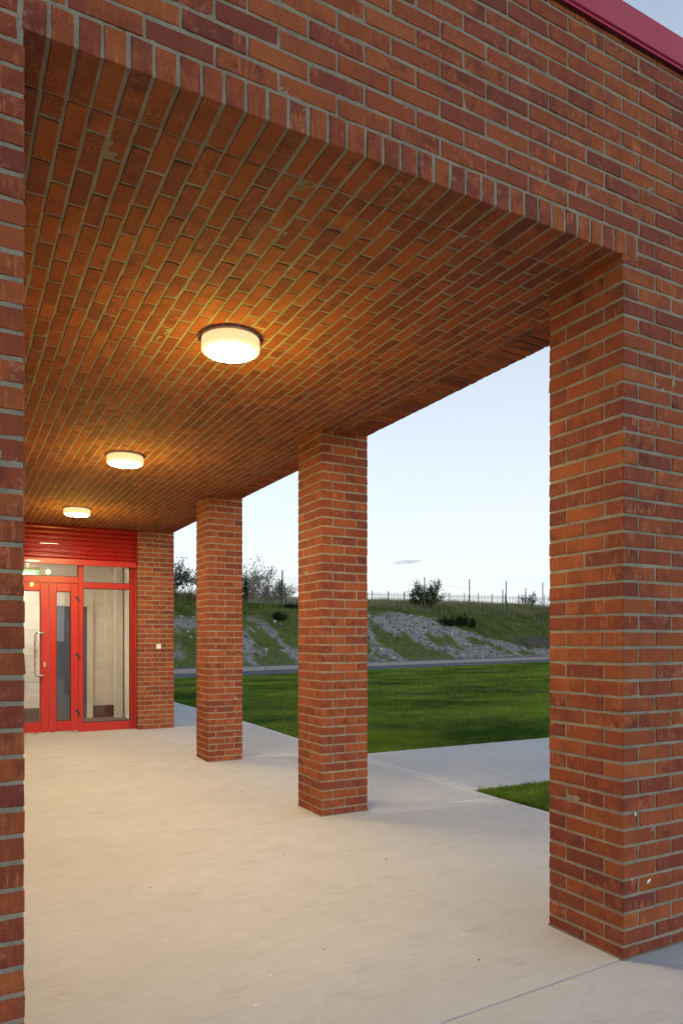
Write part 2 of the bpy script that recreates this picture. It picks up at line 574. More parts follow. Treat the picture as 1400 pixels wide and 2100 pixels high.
REC = 0.0030   # how far the joints lie behind the brick faces
def courses():
    """(n, z0, z1) of the courses that run from the floor upwards"""
    out = []
    for n in range(0, 56):
        z0 = ZJ + CP * (n - 1) + 0.5 * (CP - BH)
        out.append((n, z0, z0 + BH))
    return out

M_DIRTY = plain('dirty_base_mortar', (0.16, 0.145, 0.12), 0.95, grime=0.6, bmp=1.0)
# four-square piers, six bricks to the course, the bond turned on alternate courses
def pier(loc, label, zbase=0.0):
    root = empty('brick_pier', loc)
    tag(root, label, 'pier', 'square brick piers along the colonnade')
    q = 0.1025
    g = 0.004
    for n, z0, z1 in courses():
        if n > 42: break
        if n == 0: z0 = zbase - 0.006
        if n == 42: z1 = H + 0.002
        if n % 2 == 0:      # two bricks along the passage side, their heads on the front
            for x in (0, PW - q):
                brick(root, (x, 0, z0), (x + q, PW / 2 - g, z1)); brick(root, (x, PW / 2 + g, z0), (x + q, PW, z1))
            for y in (0, PW - q):
                brick(root, (q + 2 * g, y, z0), (PW - q - 2 * g, y + q, z1))
        else:
            for y in (0, PW - q):
                brick(root, (0, y, z0), (PW / 2 - g, y + q, z1)); brick(root, (PW / 2 + g, y, z0), (PW, y + q, z1))
            for x in (0, PW - q):
                brick(root, (x, q + 2 * g, z0), (x + q, PW - q - 2 * g, z1))
    bj = MB()
    e_ = 0.006
    for a_, b_ in (((-e_, -e_), (PW + e_, 0.004)), ((-e_, PW - 0.004), (PW + e_, PW + e_)), ((-e_, 0.0045), (0.004, PW - 0.0045)), ((PW - 0.004, 0.0045), (PW + e_, PW - 0.0045))):
        bj.box((a_[0], a_[1], zbase - 0.02), (b_[0], b_[1], zbase + 0.007), 0.003)
    bj.build('base_joint', M_DIRTY, root)
    mortar_box(root, (REC, REC, zbase - 0.03), (PW - REC, PW - REC, H + 0.004), 0.013 if loc[1] < 3 else 0.02, 0.0024, 'xXyY')
    return root

p_near = pier((XA, PY[0], 0), 'nearest and largest square red brick pier at the right edge, carrying the lintel')
pier((XA, PY[1], 0), 'second nearest square brick pier, between the lawn views, its front lit orange')
pier((XA, PY[2], 0), 'third brick pier from the camera, smaller, standing free before the entrance')

# end pier beside the doors: two and a half bricks wide, running bond
EX0 = XO - 0.5525 - 0.02
def end_pier():
    root = empty('brick_pier', (EX0, YD, 0))
    tag(root, 'farthest brick pier with white switch box, beside the red entrance screen', 'pier', 'square brick piers along the colonnade')
    w = XO - EX0; q = 0.1025; dp = 0.44
    for n, z0, z1 in courses():
        if n > 42: break
        if n == 42: z1 = H + 0.002
        if z1 < FLOOR_UP - 0.02: continue
        j = [0.1145 + 0.2290 * k for k in range(3)] if n % 2 else [0.2290 * k for k in range(1, 3)] 
        xs = [0.0] + j + [w]
        for a, b in zip(xs[:-1], xs[1:]):
            if b - a < 0.03: continue
            brick(root, (a + (0.004 if a else 0), 0, z0), (b - (0.004 if b < w else 0), q, z1))
        for a, b in ((q + 0.008, 0.27), (0.278, dp)):
            brick(root, (w - q, a, z0), (w, b, z1))
    mortar_box(root, (REC, REC, 0), (w - REC, dp - REC, H + 0.004), 0.02, 0.003, 'yX')
end_pier()

# front wall over the opening: rowlock lintel and running courses, coping on top
def run(fn, n, z0, z1, xa, xb):
    """bricks of one running course between xa and xb; joints keep the pier's bond"""
    base = XA + (0.1075 if n % 2 == 0 else 0.22)
    k = math.ceil((xa - base) / 0.225 - 1e-6)
    js = [xa]
    x = base + 0.225 * k
    while x < xb - 0.02:
        if x > xa + 0.03: js.append(x)
        x += 0.225
    js.append(xb)
    for a, b in zip(js[:-1], js[1:]):
        ja = 0.004 if a != xa else 0.0; jb = 0.004 if b != xb else 0.0
        fn((a + ja, 0, z0), (b - jb, 0.1025, z1))

front = empty('brick_front_wall', (0, YA, 0))
tag(front, 'red brick wall over the opening with a lintel of bricks on edge', 'wall')
RP = 0.0762
rl0 = 0.164
nrl = 34
for i in range(nrl):
    a = rl0 + RP * i
    brick(front, (a + 0.006, 0, H), (a + RP - 0.006, 0.213, H + 0.1016), 'lintel_brick')
rlx = rl0 + RP * nrl
print('rowlock ends', rlx)
brick(front, (XA - 0.0, 0.0, H - 0.038), (rlx - 0.006, 0.1025, H - 0.008))      # thin closer under the last lintel brick
for n, z0, z1 in courses():
    if n in (42, 43):
        run(lambda a, b: brick(front, a, b), n, z0, z1, rlx + 0.004, XO)
    elif n >= 44:
        run(lambda a, b: brick(front, a, b), n, z0, z1, -0.22, XO)
mortar_box(front, (-0.215, REC, H + 0.003), (XO - REC, 0.2185, ZC + 0.05), 0.014, 0.0024, 'yX')

cop = empty('coping', (0, 0, ZC))
tag(cop, 'red metal coping along the top of the brick front wall', 'coping')
MB().box((-1.6, YA - 0.028, 0), (XO + 0.030, YA + 0.36, 0.135), 0.004).build('front_length', M_COPING, cop)
MB().box((XO - 0.36, YA + 0.3605, 0), (XO + 0.028, 14.0, 0.1345), 0.004).build('side_length', M_COPING, cop)
MB().box((-1.6, YA - 0.020, -0.012), (XO + 0.022, YA - 0.017, 0.001)).build('drip_edge', M_COPING, cop)

# wall at the left of the opening: its end bricks fill the left edge of the view
lw = empty('brick_side_wall', (0, 0, 0))
tag(lw, 'dark red brick wall end running up the left edge of the view', 'wall')
mass = Mass()
for n, z0, z1 in courses():
    if n > 43: xr, lim = None, -0.22
    xb = X1 if n <= 41 else (rl0 - 0.006)
    if n > 43: xb = -0.222
    if n == 0: z0 = -0.01
    def put(a, b, n=n):
        a2 = (a[0], a[1] + YA, a[2]); b2 = (b[0], b[1] + YA, b[2])
        if b[0] > -0.13 and n <= 43: brick(lw, a2, b2)
        else: mass.add(a2, b2)
    run(put, n, z0, z1, -1.5, xb)
    # return face along the passage
    if n <= 42:
        zt = z1 if n < 42 else H + 0.002
        y = YA + (0.1105 if n % 2 else 0.1105 - 0.0)
        y0 = y; k = 0
        first = 0.2145 if n % 2 else 0.102
        while y0 < DOOR_Y + 0.3:
            L = first if k == 0 else 0.217
            mass.add((X1 - 0.1025, y0, z0), (X1, min(y0 + L, DOOR_Y + 0.3), zt))
            y0 += L + 0.008; k += 1
mass.build(lw)
mortar_box(lw, (-1.49, YA + REC, -0.02), (X1 - REC, YA + 0.25, H + 0.01), 0.016, 0.0024, 'yX')
mortar_box(lw, (X1 - 0.24, YA + 0.251, -0.02), (X1 - REC - 0.001, DOOR_Y + 0.29, H + 0.01), 0.05, 0.002, 'X')

# outer wall above the piers, with its own course of bricks on edge along the soffit
sw = empty('brick_edge_beam', (0, 0, 0))
tag(sw, 'brick edge beam spanning over the piers, bricks on edge along its underside', 'beam')
mass = Mass()
y = YA + 0.2205
cnt = 0
while y < 11.3:
    a, b = (XO - 0.213, y + 0.006, H), (XO, y + 0.069, H + 0.1016)
    if cnt < 120: brick(sw, a, b, 'edge_brick')
    else: mass.add(a, b)
    y += 0.075; cnt += 1
for n, z0, z1 in courses():
    if n >= 44:
        y0 = YA + (0.1105 if n % 2 else 0.222)
        while y0 < 13.9:
            mass.add((XO - 0.1025, y0, z0), (XO, y0 + 0.217, z1)); y0 += 0.225
mass.build(sw)
mortar_box(sw, (XO - 0.2145, YA + 0.219, H + 0.0045), (XO - REC, 13.9, ZC + 0.05), 0.045, 0.002, 'zX')

# soffit: rows of bricks along the passage, half bond
sof = empty('ceiling', (0, 0, H))
tag(sof, 'brick soffit of the covered walk, rows running towards the doors', None, None, 'structure')
SY0 = YA + 0.2205
rows = []
i = 0
cand = []
while True:
    a = rl0 + RP * i
    xe = min(a + RP, XO - 0.2120)
    if xe - a < 0.03: break
    y = SY0
    k = 0
    odd = i % 2
    while y < DOOR_Y + 0.25:
        L = 0.1000 if (k == 0 and odd) else 0.211
        e = min(y + L, DOOR_Y + 0.25)
        if e - y > 0.03:
            cand.append((a + 0.006, xe - 0.006, y, e))
        y += L + 0.0135; k += 1
    i += 1
def soffit_seen(c):
    x, y = (c[0] + c[1]) / 2, (c[2] + c[3]) / 2
    fwd = y * math.cos(TH) + x * math.sin(TH)
    return -fwd - (100 if x / y < 0.062 else 0)
cand.sort(key=soffit_seen, reverse=True)
mass = Mass()
for q, (x0, x1, y0, y1) in enumerate(cand):
    dz = rnd.gauss(0, 0.0005)
    if q < 300: brick(sof, (x0, y0, dz), (x1, y1, 0.05 + dz))
    else: mass.add((x0, y0, dz), (x1, y1, 0.05 + dz))
mass.build(sof)
mortar_box(sof, (X1 - 0.1, SY0 - 0.008, 0.0028), (XO - 0.2155, DOOR_Y + 0.26, 0.08), 0.018, 0.0014, 'z')

# roof over the walk and the lobby
roof = MB().box((-1.45, YA + 0.305, H + 0.085), (XO - 0.216, 16.2, H + 0.30)).box((-1.45, YA + 0.305, H + 0.3005), (XO - 0.11, 13.95, ZC + 0.02)).build('roof', M_MORTAR)
tag(roof, 'flat roof slab over the covered walk', None, None, 'structure')

# ------------------------------------------------------------------ paving
SKEW = -0.10
def floor_z(y):
    t = min(1.0, max(0.0, (y - 8.1) / (10.95 - 8.1)))
    return FLOOR_UP * t
XE = 4.42            # outer edge of the apron
pav = empty('pavement', (0, 0, 0))
tag(pav, 'pale brushed concrete slabs of the covered walk and the path across the lawn', None, None, 'structure')
def slab(c, border=None, gap=0.003, name='concrete_slab', th=0.12):
    """c: four corners anticlockwise; border: width of a trowelled margin on chosen sides"""
    cc = [Vector((p[0], p[1], 0)) for p in c]
    def inset(poly, ds):
        n = len(poly); lines = []
        for k in range(n):
            a, b = poly[k], poly[(k + 1) % n]
            d = (b - a).normalized(); nn = Vector((-d.y, d.x, 0))
            lines.append((a + nn * ds[k], d))
        res = []
        for k in range(n):
            p, d = lines[k - 1]; q, e = lines[k]
            den = d.x * e.y - d.y * e.x
            t = ((q.x - p.x) * e.y - (q.y - p.y) * e.x) / den
            res.append(p + d * t)
        return res
    gp = list(gap) if isinstance(gap, (list, tuple)) else [gap] * 4
    P0 = inset(cc, gp)
    P1 = inset(cc, [x + 0.004 if x > 0 else 0.0 for x in gp])
    V = [(p.x, p.y, floor_z(p.y) - th) for p in P0] + [(p.x, p.y, floor_z(p.y) - 0.004) for p in P0] + [(p.x, p.y, floor_z(p.y)) for p in P1]
    F = []; mi = []
    for k in range(4):
        k2 = (k + 1) % 4
        F += [(k, k2, 4 + k2, 4 + k), (4 + k, 4 + k2, 8 + k2, 8 + k)]; mi += [1, 1]
    bd = border or [0, 0, 0, 0]
    P2 = inset(cc, [(q + 0.004 if q > 0 else 0.0) + (x if x else 0.0005) for q, x in zip(gp, bd)])
    V += [(p.x, p.y, floor_z(p.y)) for p in P2]
    for k in range(4):
        k2 = (k + 1) % 4
        F.append((8 + k, 8 + k2, 12 + k2, 12 + k)); mi.append(1)
    F.append((12, 13, 14, 15)); mi.append(0)
    o = mesh_obj(name, V, F, None, pav, mats=[M_CONC, M_CONC2], midx=mi)
    return o
def jy(y0, x): return y0 + SKEW * (x - 2.6)
bands = [(-6.0, 0.0), (2.15, -0.4), (5.03, 1.0), (8.12, 1.0), (10.95, 0.3), (14.1, 0.2), (18.0, 0.2), (24.0, 0)]
def jl(i, x): return bands[i][0] + bands[i][1] * SKEW * (x - 2.6)
B = 0.075
for i in range(len(bands) - 1):
    xl = -1.5 if i else -6.0
    xm = XO + 0.02 if 1 <= i else XE
    if i >= 4: xl = XO + 0.03
    if i == 0:
        slab([(xl, jl(0, xl)), (XE, jl(0, XE)), (XE, jl(1, XE)), (xl, jl(1, xl))], [0, 0, 0, 0])
        continue
    if i < 4:
        sub = 6 if i == 3 else 1
        slab([(xl, jl(i, xl)), (xm, jl(i, xm)), (xm, jl(i + 1, xm)), (xl, jl(i + 1, xl))], [0, 0, 0, 0], gap=(0.005, 0, 0.005, 0.0035))
        slab([(xm, jl(i, xm)), (XE, jl(i, XE)), (XE, jl(i + 1, XE)), (xm, jl(i + 1, xm))], [B, B if i != 1 else 0.05, B, 0], gap=(0.005, 0.004, 0.005, 0))
    else:
        slab([(xm, jl(i, xm)), (XE, jl(i, XE)), (XE, jl(i + 1, XE)), (xm, jl(i + 1, xm))], [B, 0.05, B, 0.05], gap=0.004)
# path across the lawn
PXS = [XE, 10.5, 16.5, 22.0]
for a, b in zip(PXS[:-1], PXS[1:]):
    slab([(a, 5.27), (b, 5.27), (b, 7.63), (a, 7.63)], [0.05, B, 0.05, B * 1.2], gap=0.005)
# lobby threshold is poured with the walk
slab([(-1.5, jl(4, -1.5)), (XO + 0.02, jl(4, XO + 0.02)), (XO + 0.02, 11.35), (-1.5, 11.35)], None, gap=0.002)

# ------------------------------------------------------------------ land: frame along the road
RO = Vector((0.0, 23.875)); RU = Vector((0.9496, 0.3134)); RN = Vector((-0.3134, 0.9496))
def st2xy(s, t): return RO.x + RU.x * s + RN.x * t, RO.y + RU.y * s + RN.y * t
def xy2st(x, y):
    dx, dy = x - RO.x, y - RO.y
    return dx * RU.x + dy * RU.y, dx * RN.x + dy * RN.y
def sstep(a, b, x):
    t = np.clip((x - a) / (b - a), 0, 1)
    return t * t * (3 - 2 * t)
def fbm(x, y, f, seed=0, octv=4):
    """cheap value noise, numpy"""
    out = np.zeros_like(x, dtype=float); amp = 1.0; tot = 0
    for o in range(octv):
        xs, ys = x * f + seed * 17.3 + o * 5.1, y * f - seed * 9.7 + o * 3.3
        xi, yi = np.floor(xs), np.floor(ys); xf, yf = xs - xi, ys - yi
        u, v = xf * xf * (3 - 2 * xf), yf * yf * (3 - 2 * yf)
        def hsh(a, b):
            h = np.sin(a * 127.1 + b * 311.7) * 43758.5453
            return h - np.floor(h)
        n = (hsh(xi, yi) * (1 - u) + hsh(xi + 1, yi) * u) * (1 - v) + (hsh(xi, yi + 1) * (1 - u) + hsh(xi + 1, yi + 1) * u) * v
        out += amp * n; tot += amp; amp *= 0.5; f *= 2.03
    return out / tot
def tgrav(s):
    """how far up the bank the rubble reaches"""
    return np.interp(s, [0, 14, 18, 24, 28, 37, 42, 49, 58, 80], [10.3, 10.3, 10.6, 10.8, 12.2, 12.3, 10.4, 8.2, 6.9, 6.6])
def bank_z(s, t):
    tg = tgrav(s)
    z = 0.12 + 0.0 * t
    crest = np.interp(s, [0, 12, 20, 26, 32, 40, 46, 60], [2.75, 2.8, 2.95, 3.5, 3.75, 3.55, 3.3, 3.2])
    top = np.interp(s, [0, 20, 30, 45, 60, 90], [4.0, 4.2, 4.35, 4.6, 5.2, 5.8])
    tc = np.interp(s, [0, 20, 28, 40, 60], [10.5, 10.7, 12.2, 11.6, 12.5])
    z = z + (crest - 0.12) * sstep(5.9, 1.0, 0 * t + 0) * 0
    a = np.clip((t - 6.2) / (tc - 6.2), 0, 1)
    z = 0.14 + (crest - 0.14) * (0.65 * a + 0.35 * a * a * (3 - 2 * a))
    b = np.clip((t - tc) / 6.5, 0, 1)
    z = z + (top - crest) * (b * b * (3 - 2 * b) * 0.5 + 0.5 * np.sqrt(b))
    z = z + np.clip(t - tc - 6.5, 0, 26) * 0.088
    w = sstep(6.2, 7.5, t)
    z = z + w * (0.30 * (fbm(s, t, 0.45, 3) - 0.5) + 0.16 * (fbm(s, t, 1.6, 5) - 0.5) + 0.10 * (fbm(s, t, 5.0, 9, 2) - 0.5))
    return z
def gravel_mask(s, t):
    tg = tgrav(s) + 1.3 * (fbm(s, t, 0.6, 21) - 0.5)
    g = sstep(0.35, -0.35, t - tg)
    # weeds that have taken hold low on the rubble
    green = sstep(0.47, 0.58, fbm(s, t, 0.55, 31) + 0.22 * (fbm(s, t, 3.6, 37, 3) - 0.5) + 0.12 * np.exp(-((t - 8.2) / 1.3) ** 2) * sstep(18, 22, s) * sstep(37, 33, s) + 0.12 * sstep(26, 20, s) - 0.10 * sstep(30, 38, s) * sstep(8.5, 9.5, t) - 0.12 * sstep(40, 44, s))
    return g * (1 - green)

def land_material():
    m, nt, p = new_mat('bank_soil')
    tc = N(nt, 'ShaderNodeTexCoord').outputs['Object']
    at = N(nt, 'ShaderNodeAttribute'); at.attribute_name = 'gravel'
    g1 = noise_tex(nt, tc, 9.0, 6, 0.75)
    grav = ramp(nt, g1, [(0.28, (0.08, 0.083, 0.08)), (0.48, (0.22, 0.225, 0.22)), (0.62, (0.34, 0.345, 0.335)), (0.75, (0.50, 0.505, 0.49))])
    big = noise_tex(nt, tc, 0.6, 4)
    grav = mix(nt, ramp(nt, big, [(0.5, 0.0), (0.7, 0.5)]), grav, (0.12, 0.10, 0.075))
    gr = ramp(nt, noise_tex(nt, tc, 2.2, 5, 0.7), [(0.3, (0.045, 0.075, 0.018)), (0.7, (0.125, 0.155, 0.040))])
    c = mix(nt, at.outputs['Fac'], gr, grav)
    at2 = N(nt, 'ShaderNodeAttribute'); at2.attribute_name = 'soil'
    c = mix(nt, at2.outputs['Fac'], c, mix(nt, noise_tex(nt, tc, 6.0, 5, 0.7), (0.03, 0.024, 0.02), (0.11, 0.085, 0.07)))
    nt.links.new(c, p.inputs['Base Color'])
    p.inputs['Roughness'].default_value = 0.95
    p.inputs['Specular IOR Level'].default_value = 0.2
    nt.links.new(bump(nt, g1, 0.8, 0.06), p.inputs['Normal'])
    return m
M_BANK = land_material()
ss = np.concatenate([np.arange(-40, 4, 1.5), np.arange(4, 70, 0.28), np.arange(70, 150, 2.0)])
ts = np.concatenate([np.array([5.6, 6.0]), np.arange(6.2, 16, 0.2), np.arange(16, 30, 0.6), np.arange(30, 90, 4.0), np.array([120.0, 200.0, 400.0])])
S, T = np.meshgrid(ss, ts)
Z = bank_z(S, T)
Z[T > 50] = np.maximum(Z[T > 50] - (T[T > 50] - 50) * 0.05, 0.0)
GX = RO.x + RU.x * S + RN.x * T; GY = RO.y + RU.y * S + RN.y * T
V = np.stack([GX, GY, Z], -1).reshape(-1, 3)
nc, nr = len(ss), len(ts)
ii, jj = np.meshgrid(np.arange(nc - 1), np.arange(nr - 1))
k = (jj * nc + ii).ravel()
F = np.stack([k, k + 1, k + nc + 1, k + nc], -1)
bank = np_mesh('bank', V, F, M_BANK, smooth=True)
tag(bank, 'rubble and grass bank rising beyond the road', None, None, 'structure')
ga = bank.data.attributes.new('gravel', 'FLOAT', 'POINT')
ga.data.foreach_set('value', gravel_mask(S, T).ravel().astype(np.float32))
so = bank.data.attributes.new('soil', 'FLOAT', 'POINT')
soilm = sstep(1.0, 0.45, np.hypot((S - 55) / 6.0, (T - 8.8) / 1.4) + 0.8 * (fbm(S, T, 0.8, 44) - 0.5))
so.data.foreach_set('value', soilm.ravel().astype(np.float32))

# ground sheet out to the horizon
M_EARTH = grass_material('far_ground', (0.03, 0.05, 0.015), (0.06, 0.085, 0.03), trans=0)
g = mesh_obj('ground', [(-1800, -1800, -0.16), (1800, -1800, -0.16), (1800, 1800, -0.16), (-1800, 1800, -0.16)], [(0, 1, 2, 3)], M_EARTH)
tag(g, 'open ground reaching to the horizon', None, None, 'structure')

# road, kerb stones and footway
def strip(name, t0, t1, z, mat, label, s0=-60, s1=160, th=0.1, kind='structure'):
    V = []
    for t in (t0, t1):
        for s in (s0, s1):
            x, y = st2xy(s, t); V += [(x, y, z - th), (x, y, z)]
    o = mesh_obj(name, V, [(1, 3, 7, 5), (0, 1, 5, 4), (2, 6, 7, 3), (0, 2, 3, 1), (4, 5, 7, 6)], mat)
    tag(o, label, None, None, kind)
    return o
road = strip('road', -0.02, 4.0, -0.03, M_ASPHALT, 'dark asphalt service road beyond the lawn')
foot = strip('footway', 4.155, 6.4, 0.145, M_ASPHALT, 'asphalt footway behind the kerb at the foot of the bank', th=0.2)
kerb = empty('kerb', (RO.x, RO.y, 0), math.atan2(RU.y, RU.x))
tag(kerb, 'pale concrete kerb along the far side of the road', None, None, 'structure')
me = None
for i in range(-2, 90):
    s0 = i * 0.915
    if me is None:
        Vk, Fk = chamfer_box(0.908, 0.15, 0.30, 0.012)
        me = bpy.data.meshes.new('kerb_stone'); me.from_pydata(Vk, [], Fk); me.materials.append(M_KERB)
    o = bpy.data.objects.new('kerb_stone', me)
    o.location = (s0, 4.075 + rnd.gauss(0, 0.003), 0.025 + rnd.gauss(0, 0.003)); o.parent = kerb
    link(o)

# ------------------------------------------------------------------ lawn
M_LAWNBASE = grass_material('lawn_soil', (0.020, 0.055, 0.007), (0.120, 0.170, 0.018), trans=0)
M_LAWN = grass_material('lawn_blades', (0.030, 0.092, 0.009), (0.28, 0.385, 0.036), dry=(0.24, 0.21, 0.09), dryf=0.03, trans=0.3)
def lawn_z(x, y):
    return -0.012 + 0.045 * (fbm(x, y, 0.35, 2, 3) - 0.5) * sstep(0, 1.5, np.minimum(x - XE, np.abs(y - 6.45) - 1.18))
def lawn_sheet(name, x0, x1, ya, yb, label):
    xs = np.linspace(x0, x1, 70); V = []
    for x in xs:
        y1 = yb if yb is not None else 23.875 + 0.33 * x
        for y in np.linspace(ya, y1, 60):
            V.append((x, y, float(lawn_z(np.array(x), np.array(y)))))
    V = np.array(V); ii, jj = np.meshgrid(np.arange(59), np.arange(69)); k = (jj * 60 + ii).ravel()
    o = np_mesh(name, V, np.stack([k, k + 60, k + 61, k + 1], -1), M_LAWNBASE, smooth=True)
    tag(o, label, None, None, 'structure')
lawn_sheet('lawn', XE + 0.004, 48.0, 7.635, None, 'broad mown lawn between the path and the road')
lawn_sheet('lawn', XE + 0.004, 48.0, -6.0, 5.265, 'lawn on the near side of the path')

def in_view(x, y, margin=40):
    fwd = y * math.cos(TH) + x * math.sin(TH); lat = -y * math.sin(TH) + x * math.cos(TH)
    px = CXP + FPX * lat / np.maximum(fwd, 0.1)
    return (px > 350 - margin) & (px < 1130 + margin) & (fwd > 1), fwd
def blades(P, hgt, wid, lean=0.45, curl=0.3):
    """bent two-piece grass blades at points P (n,3)"""
    n = len(P)
    ang = npr.uniform(0, 2 * np.pi, n); la = npr.uniform(0, 2 * np.pi, n)
    L = hgt * npr.uniform(0.55, 1.3, n); W = wid * npr.uniform(0.7, 1.3, n)
    d = np.stack([np.cos(ang), np.sin(ang), np.zeros(n)], -1) * (W / 2)[:, None]
    tilt = np.abs(npr.normal(0, lean, n))
    ln = np.stack([np.cos(la) * np.sin(tilt), np.sin(la) * np.sin(tilt), np.cos(tilt)], -1)
    mid = P + ln * (L * 0.55)[:, None]
    t2 = tilt + curl
    ln2 = np.stack([np.cos(la) * np.sin(t2), np.sin(la) * np.sin(t2), np.cos(t2)], -1)
    tip = mid + ln2 * (L * 0.45)[:, None]
    V = np.stack([P - d, P + d, mid + d * 0.75, mid - d * 0.75, tip], 1).reshape(-1, 3)
    b = np.arange(n)[:, None] * 5
    F = np.concatenate([b + np.array([[0, 1, 2]]), b + np.array([[0, 2, 3]]), b + np.array([[3, 2, 4]])], 0)
    return V, F
def scatter(nper, x0, x1, y0, y1):
    n = int(nper * (x1 - x0) * (y1 - y0))
    return npr.uniform(x0, x1, n), npr.uniform(y0, y1, n)
VV = []; FF = []; off = 0
for dens, fa, fb, hgt, wid, box in ((3600, 4, 11.5, 0.040, 0.0042, (XE, 11, 3.2, 11.5)), (1200, 11.5, 18, 0.045, 0.008, (XE, 18, 7.6, 19)), (380, 18, 30, 0.05, 0.016, (XE, 26, 8, 32)), (110, 30, 52, 0.055, 0.034, (6, 44, 14, 40))):
    x, y = scatter(dens, *box)
    vis, fwd = in_view(x, y)
    s_, t_ = xy2st(x, y)
    ok = vis & (fwd >= fa) & (fwd < fb) & ((y > 7.65) | (y < 5.25)) & (t_ < 0.02) & (x > XE + 0.012)
    x, y = x[ok], y[ok]
    dn = fbm(x, y, 1.1, 8)
    ok = npr.uniform(0, 1, len(x)) < 0.55 + 0.9 * dn
    x, y = x[ok], y[ok]
    hh = hgt * (0.6 + 0.9 * fbm(x, y, 0.9, 14))
    P = np.stack([x, y, lawn_z(x, y) - 0.004], -1)
    v, f = blades(P, hh, wid)
    VV.append(v); FF.append(f + off); off += len(v)
# longer uncut fringe that leans over the slab edges
def fringe(n, xa, ya, xb, yb, nx, ny):
    global off
    f_ = npr.uniform(0, 1, n); d_ = np.abs(npr.normal(0.0, 0.035, n)) + 0.006
    x = xa + (xb - xa) * f_ + nx * d_; y = ya + (yb - ya) * f_ + ny * d_
    keep = fbm(x, y, 3.0, 33) > npr.uniform(0.2, 0.75, n)
    x, y = x[keep], y[keep]
    v, f = blades(np.stack([x, y, np.full(len(x), -0.02)], -1), 0.062, 0.0055, 0.75, 0.5)
    VV.append(v); FF.append(f + off); off += len(v)
fringe(9000, XE, 7.66, XE, 17.0, 1, 0)
fringe(9000, XE, 7.66, 13.0, 7.66, 0, 1)
fringe(5000, XE, 5.24, 9.0, 5.24, 0, -1)
fringe(4000, XE, 3.2, XE, 5.24, 1, 0)
o = np_mesh('lawn_grass', np.concatenate(VV), np.concatenate(FF), M_LAWN)
tag(o, 'short uneven green grass of the lawn', 'grass', None, 'stuff')

# ------------------------------------------------------------------ bank: rubble, weeds, rough grass
def stone_material():
    m, nt, p = new_mat('rubble_stone')
    ge = N(nt, 'ShaderNodeNewGeometry'); tc = N(nt, 'ShaderNodeTexCoord').outputs['Object']
    c = ramp(nt, ge.outputs['Random Per Island'], [(0.0, (0.07, 0.075, 0.075)), (0.4, (0.17, 0.18, 0.18)), (0.75, (0.27, 0.28, 0.27)), (0.93, (0.36, 0.36, 0.34)), (1.0, (0.62, 0.61, 0.58))])
    c = mix(nt, 0.5, c, ramp(nt, noise_tex(nt, tc, 14, 4), [(0.3, 0.6), (0.7, 1.3)]), 'MULTIPLY')
    nt.links.new(c, p.inputs['Base Color']); p.inputs['Roughness'].default_value = 0.9
    return m
M_STONE = stone_material()
def rocks(P, size):
    base = np.array([(0, 0, 1), (0.9, 0, 0.25), (0.25, 0.85, 0.3), (-0.75, 0.5, 0.2), (-0.7, -0.55, 0.3), (0.3, -0.9, 0.2), (0.45, 0.5, -0.7), (-0.5, 0.1, -0.8), (0.2, -0.6, -0.75)], float)
    tri = np.array([(0, 1, 2), (0, 2, 3), (0, 3, 4), (0, 4, 5), (0, 5, 1), (1, 6, 2), (2, 6, 3), (3, 6, 7), (3, 7, 4), (4, 7, 8), (4, 8, 5), (5, 8, 1), (1, 8, 6), (6, 8, 7)])
    n = len(P)
    v = base[None] * npr.uniform(0.7, 1.3, (n, 9, 3))
    v = v * np.stack([npr.uniform(0.7, 1.5, n), npr.uniform(0.6, 1.2, n), npr.uniform(0.4, 0.9, n)], -1)[:, None, :]
    a = npr.uniform(0, 6.28, n); c, s = np.cos(a), np.sin(a)
    x = v[..., 0] * c[:, None] - v[..., 1] * s[:, None]; y = v[..., 0] * s[:, None] + v[..., 1] * c[:, None]
    v = np.stack([x, y, v[..., 2]], -1) * size[:, None, None] + P[:, None, :]
    F = tri[None] + (np.arange(n) * 9)[:, None, None]
    return v.reshape(-1, 3), F.reshape(-1, 3)
n = 85000
s_ = npr.uniform(3, 66, n); t_ = npr.uniform(6.0, 13.2, n)
keep = npr.uniform(0, 1, n) < np.clip(gravel_mask(s_, t_) * (0.35 + 0.9 * fbm(s_, t_, 0.9, 61)) + 0.04 * (t_ < 12), 0, 1)
s_, t_ = s_[keep], t_[keep]
size = 0.015 * np.exp(npr.exponential(0.50, len(s_))); size = np.minimum(size, 0.17)
x, y = st2xy(s_, t_)
v, f = rocks(np.stack([x, y, bank_z(s_, t_) + size * 0.15], -1), size)
o = np_mesh('rubble', v, f, M_STONE)
tag(o, 'grey broken stone and rubble strewn over the bank', 'rubble', None, 'stuff')

M_ROUGH = grass_material('rough_grass', (0.065, 0.120, 0.026), (0.25, 0.29, 0.075), dry=(0.22, 0.19, 0.10), dryf=0.12, trans=0.3, scale=0.5)
M_DRY = grass_material('dry_grass', (0.20, 0.19, 0.10), (0.48, 0.42, 0.27), dry=(0.08, 0.10, 0.035), dryf=0.25, trans=0.3, scale=0.5)
n = 230000
s_ = npr.uniform(3, 76, n); t_ = npr.uniform(6.4, 24, n)
gm = gravel_mask(s_, t_)
so_ = sstep(1.0, 0.45, np.hypot((s_ - 55) / 6.0, (t_ - 8.8) / 1.4))
keep = npr.uniform(0, 1, n) < np.clip((1 - gm) * (0.25 + fbm(s_, t_, 1.4, 71)) * (1 - 0.85 * so_), 0, 1) * np.interp(t_, [6.4, 7.2, 14, 24], [0.2, 1, 1, 0.5])
s_, t_ = s_[keep], t_[keep]
x, y = st2xy(s_, t_)
low = (t_ < tgrav(s_))
hh = np.where(low, 0.10 + 0.12 * fbm(s_, t_, 2.0, 83) ** 2, 0.06 + 0.75 * fbm(s_, t_, 0.9, 81, 5) ** 2 + 0.22 * sstep(13, 17, t_))
